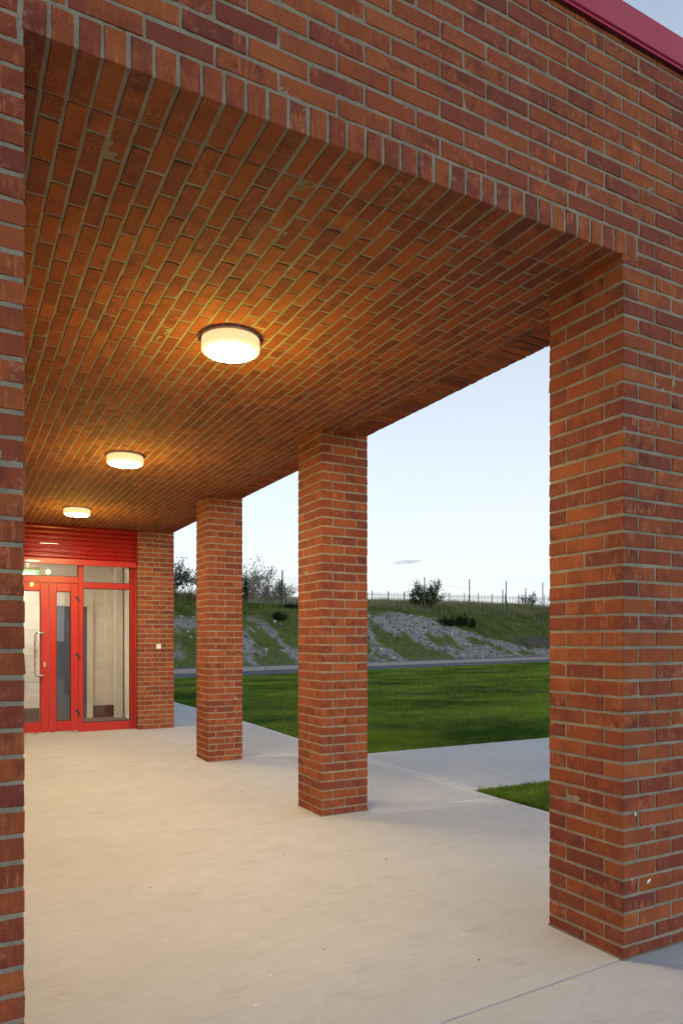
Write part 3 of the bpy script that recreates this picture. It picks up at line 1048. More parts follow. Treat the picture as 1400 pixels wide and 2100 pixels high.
v, f = blades(np.stack([x, y, bank_z(s_, t_) - 0.01], -1), hh, 0.030, 0.5, 0.45)
o = np_mesh('rough_grass', v, f, M_ROUGH)
tag(o, 'rough green grass and weeds growing over the bank', 'grass', None, 'stuff')
n = 90000
s_ = npr.uniform(3, 80, n); t_ = npr.uniform(13.8, 30, n)
keep = npr.uniform(0, 1, n) < np.clip((fbm(s_, t_, 0.25, 91) - 0.32) * 3.0, 0.05, 1) * np.interp(s_, [0, 30, 42, 50], [0.5, 0.35, 1, 1]) * np.interp(t_, [13.8, 16, 30], [0.2, 1, 0.8])
s_, t_ = s_[keep], t_[keep]
x, y = st2xy(s_, t_)
v, f = blades(np.stack([x, y, bank_z(s_, t_) - 0.01], -1), 0.45 + 0.55 * fbm(s_, t_, 0.4, 95), 0.022, 0.22, 0.3)
o = np_mesh('dry_grass', v, f, M_DRY)
tag(o, 'tall dry straw coloured grass along the crest of the bank', 'grass', None, 'stuff')

# ------------------------------------------------------------------ trees and shrubs
M_BARK = plain('bark', (0.060, 0.048, 0.036), 0.9, grime=0.5)
def leaf_mat(name, lo, hi):
    m = grass_material(name, lo, hi, trans=0.35, scale=1.2)
    return m
LEAF_OLIVE = leaf_mat('olive_leaf', (0.035, 0.042, 0.014), (0.115, 0.105, 0.036))
LEAF_DARK = leaf_mat('dark_leaf', (0.014, 0.026, 0.012), (0.042, 0.058, 0.022))
LEAF_GREEN = leaf_mat('green_leaf', (0.025, 0.042, 0.014), (0.080, 0.098, 0.030))
def ground_z(x, y):
    s, t = xy2st(x, y)
    return float(bank_z(np.array(float(s)), np.array(float(t))))
def tree(name, x, y, h, w, label, cat, leaf, nl=1800, ls=0.055, stems=6, upright=0.6, group=None, seed=0, low=0.15, z=None, bare=0.0):
    r = random.Random(seed + int(x * 10))
    zz = ground_z(x, y) if z is None else z
    root = empty(name, (x, y, zz - 0.03))
    tag(root, label, cat, group)
    tips = []
    mb = MB()
    def grow(p, d, L, rad, depth):
        pts = [p]; q = p.copy(); dd = d.copy()
        for i in range(4):
            dd = (dd + Vector((r.gauss(0, 0.12), r.gauss(0, 0.12), r.gauss(0.04, 0.08)))).normalized()
            q = q + dd * (L / 4); pts.append(q.copy())
        mb.tube(pts, rad, 5, rad * 0.45)
        for i in range(1, 5): tips.append((pts[i], depth, L))
        if depth < 2:
            for i in range(r.randint(3, 4)):
                t = r.randint(1, 4)
                nd = (dd + Vector((r.gauss(0, 0.55), r.gauss(0, 0.55), r.gauss(0.05, 0.35)))).normalized()
                grow(pts[t], nd, L * r.uniform(0.45, 0.7), rad * 0.5, depth + 1)
    for i in range(stems):
        a = 2 * math.pi * (i + r.random()) / stems
        o_ = (1 - upright) * r.uniform(0.5, 1.3)
        d = Vector((math.cos(a) * o_ * w / h, math.sin(a) * o_ * w / h, 1)).normalized()
        grow(Vector((math.cos(a) * 0.08, math.sin(a) * 0.08, 0)), d, h * r.uniform(0.42, 0.62), 0.010 * h + 0.006, 0)
    mb.build('trunk', M_BARK, root, True)
    tp = np.array([tuple(t[0]) for t in tips]); dp = np.array([t[1] for t in tips])
    sel = tp[(tp[:, 2] > h * low)]
    c = sel[npr.integers(0, len(sel), nl)] + npr.normal(0, 0.085 * h ** 0.5, (nl, 3))
    # keep inside an uneven crown
    ang = np.arctan2(c[:, 1], c[:, 0])
    lim = w * 0.5 * (0.8 + 0.35 * np.sin(ang * 3 + seed) + 0.2 * np.sin(ang * 7 + seed * 2))
    ok = (np.hypot(c[:, 0], c[:, 1]) < lim * (0.55 + 0.6 * np.sin(np.clip(c[:, 2] / h, 0, 1) * 2.6))) & (c[:, 2] < h) & (c[:, 2] > 0.02)
    c = c[ok]; n = len(c)
    a = npr.normal(0, 1, (n, 3)); a /= np.linalg.norm(a, axis=1)[:, None]
    b = np.cross(a, npr.normal(0, 1, (n, 3))); b /= np.linalg.norm(b, axis=1)[:, None]
    l = (ls * npr.uniform(0.6, 1.4, n))[:, None]
    V = np.stack([c - a * l, c + b * l * 0.45, c + a * l, c - b * l * 0.45], 1).reshape(-1, 3)
    F = np.arange(n * 4).reshape(-1, 4)
    np_mesh('crown', V, F, leaf, root)
    return root
tree('shrub', 39.4, 53.9, 3.1, 5.0, 'round bushy shrub with olive leaves behind the braced fence post', 'shrub', LEAF_OLIVE, 6500, 0.070, 12, 0.25, seed=3, low=0.2)
tree('tree', 18.3, 46.9, 3.9, 5.6, 'tall leafy tree beside the third pier, left of the lone fence post', 'tree', LEAF_GREEN, 6200, 0.068, 9, 0.42, seed=5, low=0.08)
tree('tree', 20.6, 47.4, 2.3, 3.4, 'lower bushy tree just right of the tall leafy tree', 'tree', LEAF_DARK, 3200, 0.06, 8, 0.4, seed=6)
tree('shrub', 24.2, 52.9, 2.6, 3.2, 'small thin leaved shrub behind the lone fence post', 'shrub', LEAF_GREEN, 2000, 0.06, 7, 0.5, seed=8, low=0.3)
tree('tree', 13.6, 44.2, 3.2, 3.2, 'thin open tree between the far piers, at the right', 'tree', LEAF_OLIVE, 1500, 0.06, 6, 0.6, seed=9, low=0.4)
tree('tree', 12.2, 44.3, 2.8, 3.6, 'dark bushy tree between the far piers, at the left', 'tree', LEAF_DARK, 4200, 0.06, 8, 0.45, seed=12)
tree('shrub', 11.6, 42.6, 1.5, 1.6, 'low dark shrub at the foot of the far trees', 'shrub', LEAF_DARK, 900, 0.05, 6, 0.4, seed=14)
tree('bramble_bush', 36.6, 46.8, 1.05, 2.4, 'dark bramble clump at the foot of the braced fence post', 'bush', LEAF_DARK, 2400, 0.06, 9, 0.15, seed=15, low=0.05)
tree('bramble_bush', 38.4, 47.6, 1.35, 1.9, 'dark bramble clump right of the braced fence post', 'bush', LEAF_DARK, 2200, 0.06, 8, 0.25, seed=17, low=0.05)
tree('bramble_bush', 40.3, 48.2, 1.15, 1.2, 'smaller dark bramble next to the straight fence post', 'bush', LEAF_DARK, 1300, 0.06, 8, 0.3, seed=18, low=0.05)
tree('shrub', 64.5, 66.0, 2.3, 2.6, 'grey green shrub among the far fence posts at the right', 'shrub', LEAF_GREEN, 1100, 0.07, 8, 0.4, seed=20)
tree('tree', 62.0, 58.5, 4.6, 3.0, 'loose tree just showing beside the nearest pier', 'tree', LEAF_OLIVE, 1300, 0.07, 6, 0.5, seed=22, low=0.25)
tree('shrub', 21.6, 45.4, 0.95, 2.6, 'low scrub on the crest under the lone fence post', 'shrub', LEAF_GREEN, 1400, 0.05, 9, 0.1, seed=24, low=0.05)
tree('shrub', 32.0, 53.5, 0.9, 3.6, 'low dark scrub left of the round shrub', 'shrub', LEAF_DARK, 1600, 0.05, 9, 0.1, seed=26, low=0.05)
tree('shrub', 18.5, 40.9, 0.9, 1.5, 'dark weed clump hanging over the rubble beside the third pier', 'shrub', LEAF_DARK, 1400, 0.05, 8, 0.1, seed=27, low=0.03)

# ------------------------------------------------------------------ fences
M_POST = plain('green_post_paint', (0.022, 0.060, 0.055), 0.45, grime=0.3)
M_WIRE = plain('galvanised_wire', (0.30, 0.33, 0.34), 0.5, metal=0.6)
M_PALE = plain('palisade_steel', (0.20, 0.22, 0.24), 0.6, metal=0.3)
posts = [((19.96, 43.73), 6.33, 'lone green fence post before the thin shrub', 0),
         ((35.78, 48.99), 6.96, 'green fence post with two slanting braces', 2),
         ((41.81, 50.34), 7.15, 'straight green fence post right of the brambles', 0),
         ((47.59, 51.83), 7.32, 'tall green fence post with one brace behind it', 1),
         ((53.74, 53.13), 7.51, 'green fence post closest to the nearest pier', 0),
         ((49.5, 54.4), 6.73, 'short fence post tucked left of the tall braced post', 0),
         ((61.9, 64.0), 8.0, 'distant fence post between the two tall ones', 0),
         ((70.5, 71.5), 8.33, 'farthest small fence post beside the grey green shrub', 0)]
for (x, y), top_z, lab, br in posts:
    z = ground_z(x, y)
    h = top_z - z
    root = empty('fence_post', (x, y, z))
    tag(root, lab, 'post', 'posts of the wire fence on the bank')
    mb = MB().tube([(0, 0, -0.2), (0, 0, h)], 0.048, 10)
    mb.tube([(0, 0, h), (0, 0, h + 0.012)], 0.048, 10)
    mb.build('upright', M_POST, root)
    if br == 2:
        MB().tube([(0, 0, h * 0.62), (-0.75, -0.55, h * 0.28), (-1.25, -0.95, 0.02), (-1.65, -1.2, -0.12)], 0.030, 8).build('brace', M_POST, root)
        MB().tube([(0, 0, h * 0.62), (2.1, 0.45, 0.05)], 0.030, 8).build('brace', M_POST, root)
    if br == 1:
        MB().tube([(0, 0, h * 0.62), (1.9, 1.6, h * 0.2)], 0.030, 8).build('brace', M_POST, root)
    cl = MB()
    for zz in (0.35, h * 0.55, h - 0.12):
        cl.tube([(0, 0, zz), (0, 0, zz + 0.03)], 0.05, 8)
    cl.build('clamp', M_POST, root)
# line wire, sagging where the net has come down
wv = MB()
pp = [(35.78, 48.99, 6.85), (41.81, 50.34, 6.4), (47.59, 51.83, 5.9)]
pts = []
for (x0, y0, h0), (x1, y1, h1) in zip(pp[:-1], pp[1:]):
    z0, z1 = h0, h1
    for i in range(9):
        f_ = i / 8
        pts.append((x0 + (x1 - x0) * f_, y0 + (y1 - y0) * f_, z0 + (z1 - z0) * f_ - 0.25 * math.sin(math.pi * f_)))
o = wv.tube(pts, 0.006, 5).build('line_wire', M_WIRE)
tag(o, 'thin sagging wire hanging from the braced fence post', 'wire')
# chain link net by the lone post
x0, y0 = 17.2, 43.2; x1, y1 = 24.6, 44.8
L = math.hypot(x1 - x0, y1 - y0); hN = 2.0
nd = MB()
nV = []; nF = []
st_ = 0.11; wr = 0.0035
ux, uy = (x1 - x0) / L, (y1 - y0) / L
for sgn in (1, -1):
    a = -hN
    while a < L + hN:
        p0, p1 = (a, 0.0), (a + sgn * hN, hN)
        # clip to [0, L]
        def cl(pa, pb):
            (ax, az), (bx, bz) = pa, pb
            t0, t1 = 0.0, 1.0
            dx = bx - ax
            if dx > 0: t0, t1 = max(t0, (0 - ax) / dx), min(t1, (L - ax) / dx)
            else: t0, t1 = max(t0, (L - ax) / dx), min(t1, (0 - ax) / dx)
            return (t0, t1) if t1 > t0 else None
        c = cl(p0, p1)
        if c:
            q = []
            for t in c:
                u = p0[0] + (p1[0] - p0[0]) * t; zz = hN * t
                X_, Y_ = x0 + ux * u, y0 + uy * u
                q.append((X_, Y_, ground_z(X_, Y_) * 0.0 + 4.0 + zz + 0.03 * math.sin(u * 2)))
            n_ = len(nV)
            for p in q:
                nV += [(p[0] - ux * wr, p[1] - uy * wr, p[2] + wr), (p[0] + ux * wr, p[1] + uy * wr, p[2] - wr), (p[0] - uy * wr, p[1] + ux * wr, p[2])]
            nF += [(n_, n_ + 1, n_ + 4, n_ + 3), (n_ + 1, n_ + 2, n_ + 5, n_ + 4), (n_ + 2, n_, n_ + 3, n_ + 5)]
        a += st_
o = mesh_obj('wire_net', nV, nF, M_WIRE)
tag(o, 'fine diamond wire netting stretched past the lone fence post', 'netting')

# steel palisade far behind
pal = empty('palisade_fence', (0, 0, 0))
tag(pal, 'long grey steel palisade fence along the skyline', 'fence')
pv = []; pf = []
xA, yA, xB, yB = 45.0, 85.6, 100.0, 84.6
Lp = math.hypot(xB - xA, yB - yA)
def zpal(x):
    f_ = (x - xA) / (xB - xA)
    return 6.9 + 0.45 * f_
npale = int(Lp / 0.3)
pale_mesh = None
for i in range(npale):
    f_ = i / npale
    x = xA + (xB - xA) * f_; y = yA + (yB - yA) * f_
    mbx = [(x - 0.035, y - 0.01, zpal(x) - 0.3), (x + 0.035, y + 0.01, zpal(x) + 1.55)]
    n_ = len(pv)
    (a0, b0, c0), (a1, b1, c1) = mbx
    pv += [(X_, Y_, Z_) for X_ in (a0, a1) for Y_ in (b0, b1) for Z_ in (c0, c1)] + [((a0 + a1) / 2, (b0 + b1) / 2, c1 + 0.10)]
    pf += [(n_, n_ + 1, n_ + 3, n_ + 2), (n_ + 4, n_ + 6, n_ + 7, n_ + 5), (n_, n_ + 4, n_ + 5, n_ + 1), (n_ + 2, n_ + 3, n_ + 7, n_ + 6), (n_ + 1, n_ + 5, n_ + 8), (n_ + 5, n_ + 7, n_ + 8), (n_ + 7, n_ + 3, n_ + 8), (n_ + 3, n_ + 1, n_ + 8)]
o = mesh_obj('pale', pv, pf, M_PALE, pal); o['kind'] = 'stuff'
for zz in (0.35, 1.25):
    MB().tube([(xA, yA + 0.04, zpal(xA) + zz), (xB, yB + 0.04, zpal(xB) + zz)], 0.03, 6).build('rail', M_PALE, pal)
for i in range(int(Lp / 2.75)):
    x = xA + i * 2.75; y = yA + (yB - yA) * (x - xA) / (xB - xA)
    MB().box((x - 0.05, y + 0.06, zpal(x) - 0.4), (x + 0.05, y + 0.16, zpal(x) + 1.85)).build('fence_post', M_PALE, pal)

# ------------------------------------------------------------------ small cloud low in the sky
cm = bpy.data.materials.new('cloud_vapour'); cm.use_nodes = True
cnt_ = cm.node_tree
for n_ in list(cnt_.nodes): cnt_.nodes.remove(n_)
c_out = cnt_.nodes.new('ShaderNodeOutputMaterial'); c_vol = cnt_.nodes.new('ShaderNodeVolumePrincipled')
c_vol.inputs['Color'].default_value = (0.62, 0.68, 0.76, 1)
c_vol.inputs['Density'].default_value = 0.030
cnt_.links.new(c_vol.outputs[0], c_out.inputs['Volume'])
cb = MB()
for cx_, cz_, a_, b_, c_ in ((0, 0, 27, 12, 4.6), (-17, -1.5, 17, 9, 2.6), (19, 1.8, 15, 8, 2.4)):
    prof_ = []
    n0 = len(cb.v); nu_, nv_ = 24, 12
    for j in range(nv_ + 1):
        ph = math.pi * j / nv_
        for i in range(nu_):
            t = 2 * math.pi * i / nu_
            w_ = 1 + 0.12 * math.sin(3 * t + cx_) + 0.10 * math.sin(5 * t + ph * 2)
            cb.v.append((cx_ + a_ * w_ * math.sin(ph) * math.cos(t), b_ * math.sin(ph) * math.sin(t), cz_ + c_ * math.cos(ph)))
    for j in range(nv_):
        for i in range(nu_):
            i2 = (i + 1) % nu_
            cb.f.append((n0 + j * nu_ + i, n0 + (j + 1) * nu_ + i, n0 + (j + 1) * nu_ + i2, n0 + j * nu_ + i2))
cl_ = cb.build('cloud', cm, None, True)
cl_.location = (861.8, 1242.0, 173.0)
cl_.rotation_euler = (0, math.radians(-2), -TH)
tag(cl_, 'small grey blue streak of cloud low in the pale sky', 'cloud')

# ------------------------------------------------------------------ ceiling lamps
def lamp(x, y, label):
    root = empty('ceiling_lamp', (x, y, H))
    tag(root, label, 'lamp', 'round lamps under the brick soffit')
    MB().lathe((0, 0, 0), [(0.0, 0.006), (0.164, 0.006), (0.166, -0.003), (0.166, -0.014), (0.161, -0.017), (0.0, -0.017)]).build('base', M_LAMPMETAL, root, False)
    d = MB().lathe((0, 0, 0), [(0.156, -0.016), (0.166, -0.018), (0.167, -0.068), (0.163, -0.078), (0.155, -0.083), (0.146, -0.084)]).build('trim_ring', M_DRUM, root, True)
    MB().lathe((0, 0, 0), [(0.147, -0.082), (0.142, -0.086), (0.10, -0.090), (0.05, -0.0915), (0.0, -0.092)]).build('diffuser', M_DISC, root, True)
    # added unseen point light, hung below the diffuser to wash the soffit warm
    ld = bpy.data.lights.new('soffit_fill', 'POINT')
    ld.energy = 13.0
    ld.color = (0.92, 0.70, 0.09)
    ld.shadow_soft_size = 0.03
    lo = bpy.data.objects.new('soffit_fill', ld)
    lo.location = (0, 0, -0.55)
    lo.parent = root
    link(lo)
    return root
lamp(1.40, 3.78, 'nearest and largest lit round lamp on the brick soffit')
lamp(1.41, 6.62, 'middle lit round lamp on the soffit, second from the camera')
lamp(1.415, 9.55, 'farthest smallest lit round lamp, just before the red shutter')

# ------------------------------------------------------------------ entrance screen
ent = empty('entrance_screen', (0, DOOR_Y, FLOOR_UP))
tag(ent, 'red framed glazed entrance screen with double doors at the end of the walk', 'doorway')
def member(name, x0, x1, z0, z1, y0=0.0, y1=0.07, parent=ent, mat=M_RED, bev=0.004):
    return MB().box((x0, y0, z0 - FLOOR_UP), (x1, y1, z1 - FLOOR_UP), bev).build(name, mat, parent)
ZT = H
XL0 = X1 - 0.002
member('jamb', 2.443, 2.546, FLOOR_UP, 2.75)
member('jamb', XL0 + 0.004, 0.30, FLOOR_UP, 2.75)
member('mullion', 1.664, 1.734, FLOOR_UP, 2.75, -0.003, 0.067)
member('head', 0.3005, 2.4425, 2.605, 2.75, 0.001, 0.069)
member('transom', 0.3005, 1.6635, 2.315, 2.412, 0.001, 0.068)
member('transom', 1.7345, 2.4425, 2.250, 2.338, 0.001, 0.068)
member('sill', 1.7345, 2.4425, FLOOR_UP, 0.190, 0.001, 0.068)
member('threshold', 0.3005, 1.6635, FLOOR_UP - 0.004, FLOOR_UP + 0.022, -0.02, 0.08, mat=M_STEEL)
def pane(x0, x1, z0, z1, parent, y=0.030, name='pane', zoff=FLOOR_UP):
    o = MB().box((x0, y, z0 - zoff), (x1, y + 0.008, z1 - zoff)).build(name, M_GLASS, parent)
    g_ = MB()
    w = 0.010
    for a, b in (((x0, z0), (x0 + w, z1)), ((x1 - w, z0), (x1, z1)), ((x0 + w, z0), (x1 - w, z0 + w)), ((x0 + w, z1 - w), (x1 - w, z1))):
        g_.box((a[0], y - 0.006, a[1] - zoff), (b[0], y - 0.0005, b[1] - zoff))
    g_.build('gasket', M_GASKET, parent)
    return o
pane(0.3005, 1.6635, 2.412, 2.605, ent)
pane(1.7345, 2.4425, 2.338, 2.605, ent)
pane(1.7345, 2.4425, 0.190, 2.250, ent)
def leaf(x0, x1, gx0, gx1, left):
    z0, z1 = FLOOR_UP + 0.028, 2.310
    gz0, gz1 = 0.236, 2.188
    d = empty('door', (0, 0, 0)); d.parent = ent
    d['label'] = 'wider left door leaf with a steel pull handle' if left else 'narrow right door leaf with black hinges'
    def mm(name, a, b, c, e): return MB().box((a, -0.004, c - FLOOR_UP), (b, 0.060, e - FLOOR_UP), 0.004).build(name, M_RED, d)
    mm('stile', x0, gx0, z0, z1); mm('stile', gx1, x1, z0, z1)
    mm('rail', gx0 + 0.0006, gx1 - 0.0006, z0, gz0); mm('rail', gx0 + 0.0006, gx1 - 0.0006, gz1, z1)
    pane(gx0, gx1, gz0, gz1, d)
    if left:
        hx = 1.168
        pts = [(hx, -0.004, 1.560), (hx - 0.012, -0.055, 1.560)]
        for k in range(5):
            t = k / 4 * math.pi / 2
            pts.append((hx - 0.075 - 0.040 * math.sin(t), -0.055, 1.560 - 0.040 * (1 - math.cos(t))))
        up = pts[2:]
        lo = [(p[0], p[1], 0.93 + (1.560 - p[2])) for p in reversed(up)]
        full = pts[:2] + up + lo + [(hx - 0.012, -0.055, 0.93), (hx, -0.004, 0.93)]
        full = [(p[0], p[1], p[2] - FLOOR_UP) for p in full]
        MB().tube(full, 0.0165, 12).build('pull_handle', M_STEEL, d, True)
        MB().box((1.166, -0.010, 1.055 - FLOOR_UP), (1.198, -0.003, 1.130 - FLOOR_UP), 0.002).tube([(1.182, -0.011, 1.085 - FLOOR_UP), (1.182, -0.017, 1.085 - FLOOR_UP)], 0.009, 10).build('lock', M_STEEL, d)
    else:
        for zz in (2.078, 1.213, 0.357):
            zz -= FLOOR_UP
            MB().box((1.618, -0.020, zz + 0.006), (1.668, -0.003, zz + 0.042), 0.003).box((1.652, -0.028, zz - 0.022), (1.682, -0.0035, zz + 0.0055), 0.003).box((1.664, -0.022, zz - 0.045), (1.700, -0.0032, zz - 0.0225), 0.003).build('hinge', M_BLACK, d)
    return d
leaf(0.303, 1.238, 0.42, 1.127, True)
leaf(1.244, 1.661, 1.349, 1.555, False)

# roller shutter box and its half rolled slats over the screen
sh = empty('roller_shutter', (0, DOOR_Y, 0))
tag(sh, 'red ribbed roller shutter rolled up above the entrance doors', 'shutter')
sx0, sx1 = X1 + 0.003, 2.520
sz = 3.172; SP = 0.0715
prof = [(0.0, 0.0), (-0.010, -0.006), (-0.018, -0.020), (-0.020, -0.036), (-0.016, -0.050), (-0.006, -0.060), (0.004, -0.066), (0.004, -0.0712)]
nsl = 7
for i in range(nsl):
    V = []; F = []
    for x in (sx0, sx1):
        for (py, pz) in prof: V.append((x, -0.075 + py, sz - SP * i + pz))
        for (py, pz) in reversed(prof): V.append((x, -0.075 + py + 0.006, sz - SP * i + pz))
    m_ = len(prof) * 2
    for k in range(m_):
        k2 = (k + 1) % m_
        F.append((k, k2, m_ + k2, m_ + k))
    F.append(tuple(range(m_))[::-1]); F.append(tuple(range(m_, 2 * m_)))
    mesh_obj('slat', V, F, M_REDSH, sh, smooth=False)
zb = sz - SP * nsl
MB().box((sx0, -0.102, 2.585), (sx1, -0.060, zb - 0.001), 0.004).build('bottom_bar', M_RED, sh)
MB().box((2.5205, -0.105, 2.578), (2.552, -0.005, 3.172), 0.004).build('guide', M_RED, sh)
MB().box((sx0, -0.055, 2.74), (2.52, 0.10, 3.172)).build('housing', M_RED, sh)

# ------------------------------------------------------------------ lobby seen through the glass
FL = FLOOR_UP
lob = mesh_obj('lobby_floor', [(-1.4, DOOR_Y + 0.075, FL + 0.004), (3.09, DOOR_Y + 0.075, FL + 0.004), (3.09, 16.2, FL + 0.004), (-1.4, 16.2, FL + 0.004)], [(0, 1, 2, 3)], plain('lobby_tile', (0.16, 0.10, 0.08), 0.6, grime=0.3))
tag(lob, 'brown tiled lobby floor behind the doors', None, None, 'structure')
mat_o = MB().box((0.35, DOOR_Y + 0.35, FL + 0.005), (1.75, DOOR_Y + 1.5, FL + 0.018), 0.004).build('door_mat', plain('mat_rubber', (0.03, 0.03, 0.032), 0.95, bmp=1.0))
tag(mat_o, 'dark door mat on the lobby floor behind the doors', 'mat')
lobw = empty('lobby_wall', (0, 0, FL))
tag(lobw, 'cream painted block walls of the lobby behind the glass', None, None, 'structure')
def block_wall(axis, c, a0, a1, z1, hole=None, sgn=1):
    """painted blockwork face: axis 'y' means the wall stands at y=c"""
    row = 0; z = 0.225
    while z < z1 - 0.05:
        a = a0 - (0.225 if row % 2 else 0)
        while a < a1:
            p0, p1 = max(a, a0), min(a + 0.44, a1)
            if p1 - p0 > 0.05 and not (hole and hole[0] < (p0 + p1) / 2 < hole[1] and z < hole[2]):
                if axis == 'y': V0, V1 = (p0, c, z), (p1, c + 0.09, min(z + 0.217, z1))
                else: V0, V1 = (c, p0, z), (c + 0.09, p1, min(z + 0.217, z1))
                MB().box(V0, V1, 0.004).build('block', M_BLOCK, lobw)
            a += 0.448
        row += 1; z += 0.225
    if axis == 'y':
        MB().box((a0, c - 0.006, 0.002), (hole[0] if hole else a1, c + 0.09, 0.22), 0.003).build('skirting', M_SKIRT, lobw)
        MB().box((a0, c + 0.006, 0.0), (hole[0] if hole else a1, c + 0.14, z1)).build('wall_core', M_BLOCK, lobw)
        if hole:
            MB().box((hole[1], c + 0.006, 0.0), (a1, c + 0.14, z1)).build('wall_core', M_BLOCK, lobw)
            MB().box((hole[1], c - 0.006, 0.002), (a1, c + 0.09, 0.22), 0.003).build('skirting', M_SKIRT, lobw)
            MB().box((hole[0], c + 0.006, hole[2]), (hole[1], c + 0.14, z1)).build('wall_core', M_BLOCK, lobw)
    else:
        MB().box((c + 0.006, a0, 0.0), (c + 0.14, a1, z1)).build('wall_core', M_BLOCK, lobw)
M_SKIRT = plain('brown_skirting_tile', (0.10, 0.045, 0.035), 0.35)
LY = 13.0
block_wall('y', LY, -1.38, 2.72, 2.85, hole=(1.30, 2.20, 2.09))
block_wall('x', 2.725, DOOR_Y + 0.08, LY + 0.14, 2.85)
block_wall('x', -1.4, DOOR_Y + 0.08, 16.1, 2.85)
cl_o = MB().box((-1.4, DOOR_Y + 0.073, 2.86), (2.9, 16.15, 2.92)).build('lobby_ceiling', plain('lobby_ceiling_paint', (0.78, 0.76, 0.71), 0.8))
tag(cl_o, 'plain white lobby ceiling behind the doors', None, None, 'structure')
# inner doorway
dr = empty('inner_door', (1.30, LY, FL))
tag(dr, 'grey blue inner door in a white frame at the back of the lobby', 'door')
M_FRAMEW = plain('white_gloss_paint', (0.78, 0.76, 0.70), 0.3)
M_DOORB = plain('blue_grey_door', (0.10, 0.14, 0.20), 0.35)
for a, b in (((0.0, -0.02, 0.0), (0.10, 0.10, 2.09)), ((0.80, -0.02, 0.0), (0.90, 0.10, 2.09)), ((0.1005, -0.02, 2.0), (0.7995, 0.10, 2.09))):
    MB().box(a, b, 0.004).build('frame', M_FRAMEW, dr)
MB().box((0.103, 0.02, 0.008), (0.797, 0.064, 1.997), 0.003).build('leaf', M_DOORB, dr)
MB().tube([(0.72, 0.018, 1.0), (0.72, -0.03, 1.0), (0.60, -0.03, 1.0)], 0.010, 8).build('handle', M_STEEL, dr)
MB().box((2.565, LY - 0.14, 0.0), (2.70, LY - 0.0065, 2.85), 0.004).build('pipe_boxing', M_FRAMEW, lobw)
# socket plates on the lobby wall
for xs, lab in ((2.283, 'left of the two switch plates on the lobby wall'), (2.47, 'right of the two switch plates on the lobby wall')):
    o = MB().box((xs - 0.06, LY - 0.012, 0.93), (xs + 0.06, LY - 0.001, 1.09), 0.004).build('switch_plate', M_WHITE)
    tag(o, lab, 'switch', 'switch plates in the lobby')
# lobby lamp and exit sign
def lobby_lamp():
    root = empty('lobby_lamp', (0.15, 12.15, FL + 2.86))
    tag(root, 'lit round ceiling lamp inside the lobby behind the doors', 'lamp')
    MB().lathe((0, 0, 0), [(0.0, -0.001), (0.17, -0.001), (0.17, -0.04), (0.15, -0.05)]).build('base', M_LAMPMETAL, root)
    MB().lathe((0, 0, 0), [(0.15, -0.05), (0.13, -0.075), (0.07, -0.09), (0.0, -0.094)]).build('diffuser', emit('lobby_diffuser', (1.0, 0.84, 0.64), 190.0), root, True)
lobby_lamp()
ex = empty('exit_sign', (0.985, DOOR_Y + 0.35, 2.46))
tag(ex, 'green and white running man exit sign hanging behind the transom light', 'sign')
MB().box((-0.16, 0, 0.072), (0.16, 0.05, 0.115), 0.004).build('housing', M_WHITE, ex)
MB().box((-0.155, 0.012, -0.082), (0.155, 0.024, 0.0715)).build('green_panel', emit('exit_green', (0.02, 0.62, 0.16), 0.8), ex)
wm = emit('exit_white', (0.85, 1.0, 0.9), 0.9)
pic = MB()
for a, b in (((0.045, -0.05), (0.105, 0.045)), ((-0.12, -0.01), (-0.055, 0.008)), ((-0.075, -0.028), (-0.055, -0.010)), ((-0.075, 0.008), (-0.055, 0.026))):
    pic.box((a[0], 0.009, a[1]), (b[0], 0.0115, b[1]))
pic.tube([(0.0, 0.0105, 0.05), (0.0, 0.0085, 0.05)], 0.012, 10)
for pts in ([(0, 0.034), (0.004, -0.008)], [(0.004, -0.008), (0.026, -0.03), (0.02, -0.06)], [(0.004, -0.008), (-0.016, -0.034), (-0.038, -0.04)], [(0, 0.028), (0.026, 0.016), (0.034, 0.0)], [(0, 0.028), (-0.026, 0.02), (-0.034, 0.004)]):
    pic.tube([(p[0], 0.010, p[1]) for p in pts], 0.006, 6)
pic.build('pictogram', wm, ex)
MB().lathe((0, 0, 0), [(0.055, 0.200), (0.060, 0.190), (0.05, 0.178), (0.0, 0.175)], 20).build('spot_diffuser', emit('sign_spot', (1, 0.8, 0.55), 6.0), ex)
MB().tube([(0, 0.02, 0.115), (0, 0.02, 0.40)], 0.01, 8).build('hanger', M_WHITE, ex)

# white box on the end pier
sb = empty('switch_box', (2.841, YD, 1.357))
tag(sb, 'small white switch box fixed to the farthest brick pier', 'switch')
MB().box((-0.038, -0.045, -0.038), (0.038, -0.001, 0.038), 0.004).build('body', M_WHITE, sb)
MB().box((-0.016, -0.0485, -0.022), (0.016, -0.0452, 0.022), 0.001).build('rocker', M_FRAMEW, sb)

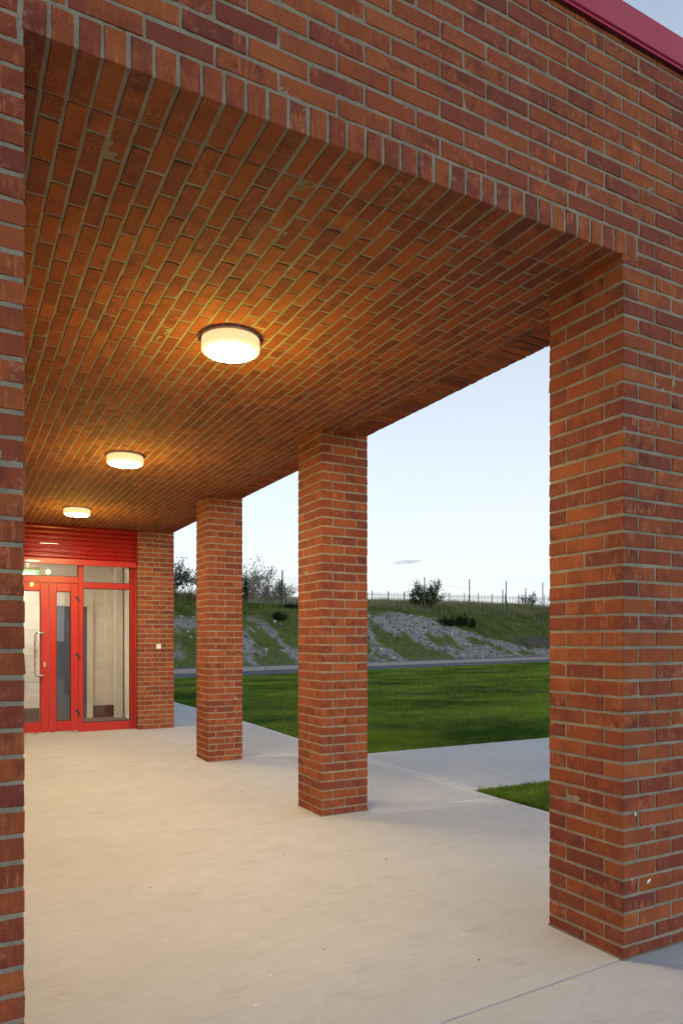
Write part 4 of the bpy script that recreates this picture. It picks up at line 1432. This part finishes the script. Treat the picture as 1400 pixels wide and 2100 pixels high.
# pale flecks of paint on the front of the nearest pier
M_FLECK = plain('pale_paint_fleck', (0.78, 0.76, 0.70), 0.7)
for fx, fz, fw, fh, fa in ((0.171, 0.329, 0.016, 0.007, 0.7), (0.056, 0.354, 0.004, 0.008, 0.0), (0.080, 0.647, 0.006, 0.010, 0.3)):
    V = [(0, -0.0045, 0)]
    for k in range(8):
        a = 2 * math.pi * k / 8; q = rnd.uniform(0.7, 1.2)
        u, w = fw * q * math.cos(a), fh * q * math.sin(a)
        V.append((u * math.cos(fa) - w * math.sin(fa), -0.0015, u * math.sin(fa) + w * math.cos(fa)))
    fo = mesh_obj('paint_fleck', V, [(0, 1 + k, 1 + (k + 1) % 8) for k in range(8)], M_FLECK, p_near)
    fo.location = (fx, 0, fz)

# small litter of the floor: mortar splashes and leaves
M_CHIP = plain('pale_mortar_chip', (0.62, 0.60, 0.55), 0.9)
M_LEAFD = plain('dead_leaf', (0.09, 0.06, 0.035), 0.8)
spots = [(1.05, 2.55), (1.9, 3.1), (2.1, 3.45), (1.7, 3.9), (2.35, 4.1), (1.2, 2.75), (0.9, 3.3), (2.2, 2.7), (2.45, 3.8), (1.5, 4.5)]
V = []; F = []
for i, (x, y) in enumerate(spots):
    r_ = rnd.uniform(0.006, 0.013)
    n_ = len(V)
    for k in range(7):
        a = 2 * math.pi * k / 7; q = r_ * rnd.uniform(0.6, 1.3)
        V.append((x + q * math.cos(a), y + 0.7 * q * math.sin(a), 0.0005))
    V.append((x, y, 0.0035)); F += [(n_ + k, n_ + (k + 1) % 7, n_ + 7) for k in range(7)]
o = mesh_obj('mortar_splash', V, F, M_CHIP)
tag(o, 'pale mortar splashes spotted over the concrete floor', 'splash', None, 'stuff')
V = []; F = []
for i in range(16):
    x, y = rnd.uniform(0.4, 3.6), rnd.uniform(1.7, 6.5)
    r_ = rnd.uniform(0.006, 0.012); a = rnd.uniform(0, 6.28); n_ = len(V)
    for k, (l, w, z) in enumerate(((-1.2, 0, 0.001), (0, 0.5, 0.006), (1.2, 0, 0.003), (0, -0.5, 0.002))):
        V.append((x + r_ * (l * math.cos(a) - w * math.sin(a)), y + r_ * (l * math.sin(a) + w * math.cos(a)), z))
    F.append((n_, n_ + 1, n_ + 2, n_ + 3))
o = mesh_obj('dead_leaves', V, F, M_LEAFD)
tag(o, 'small dead leaves and crumbs scattered on the concrete', 'leaves', None, 'stuff')
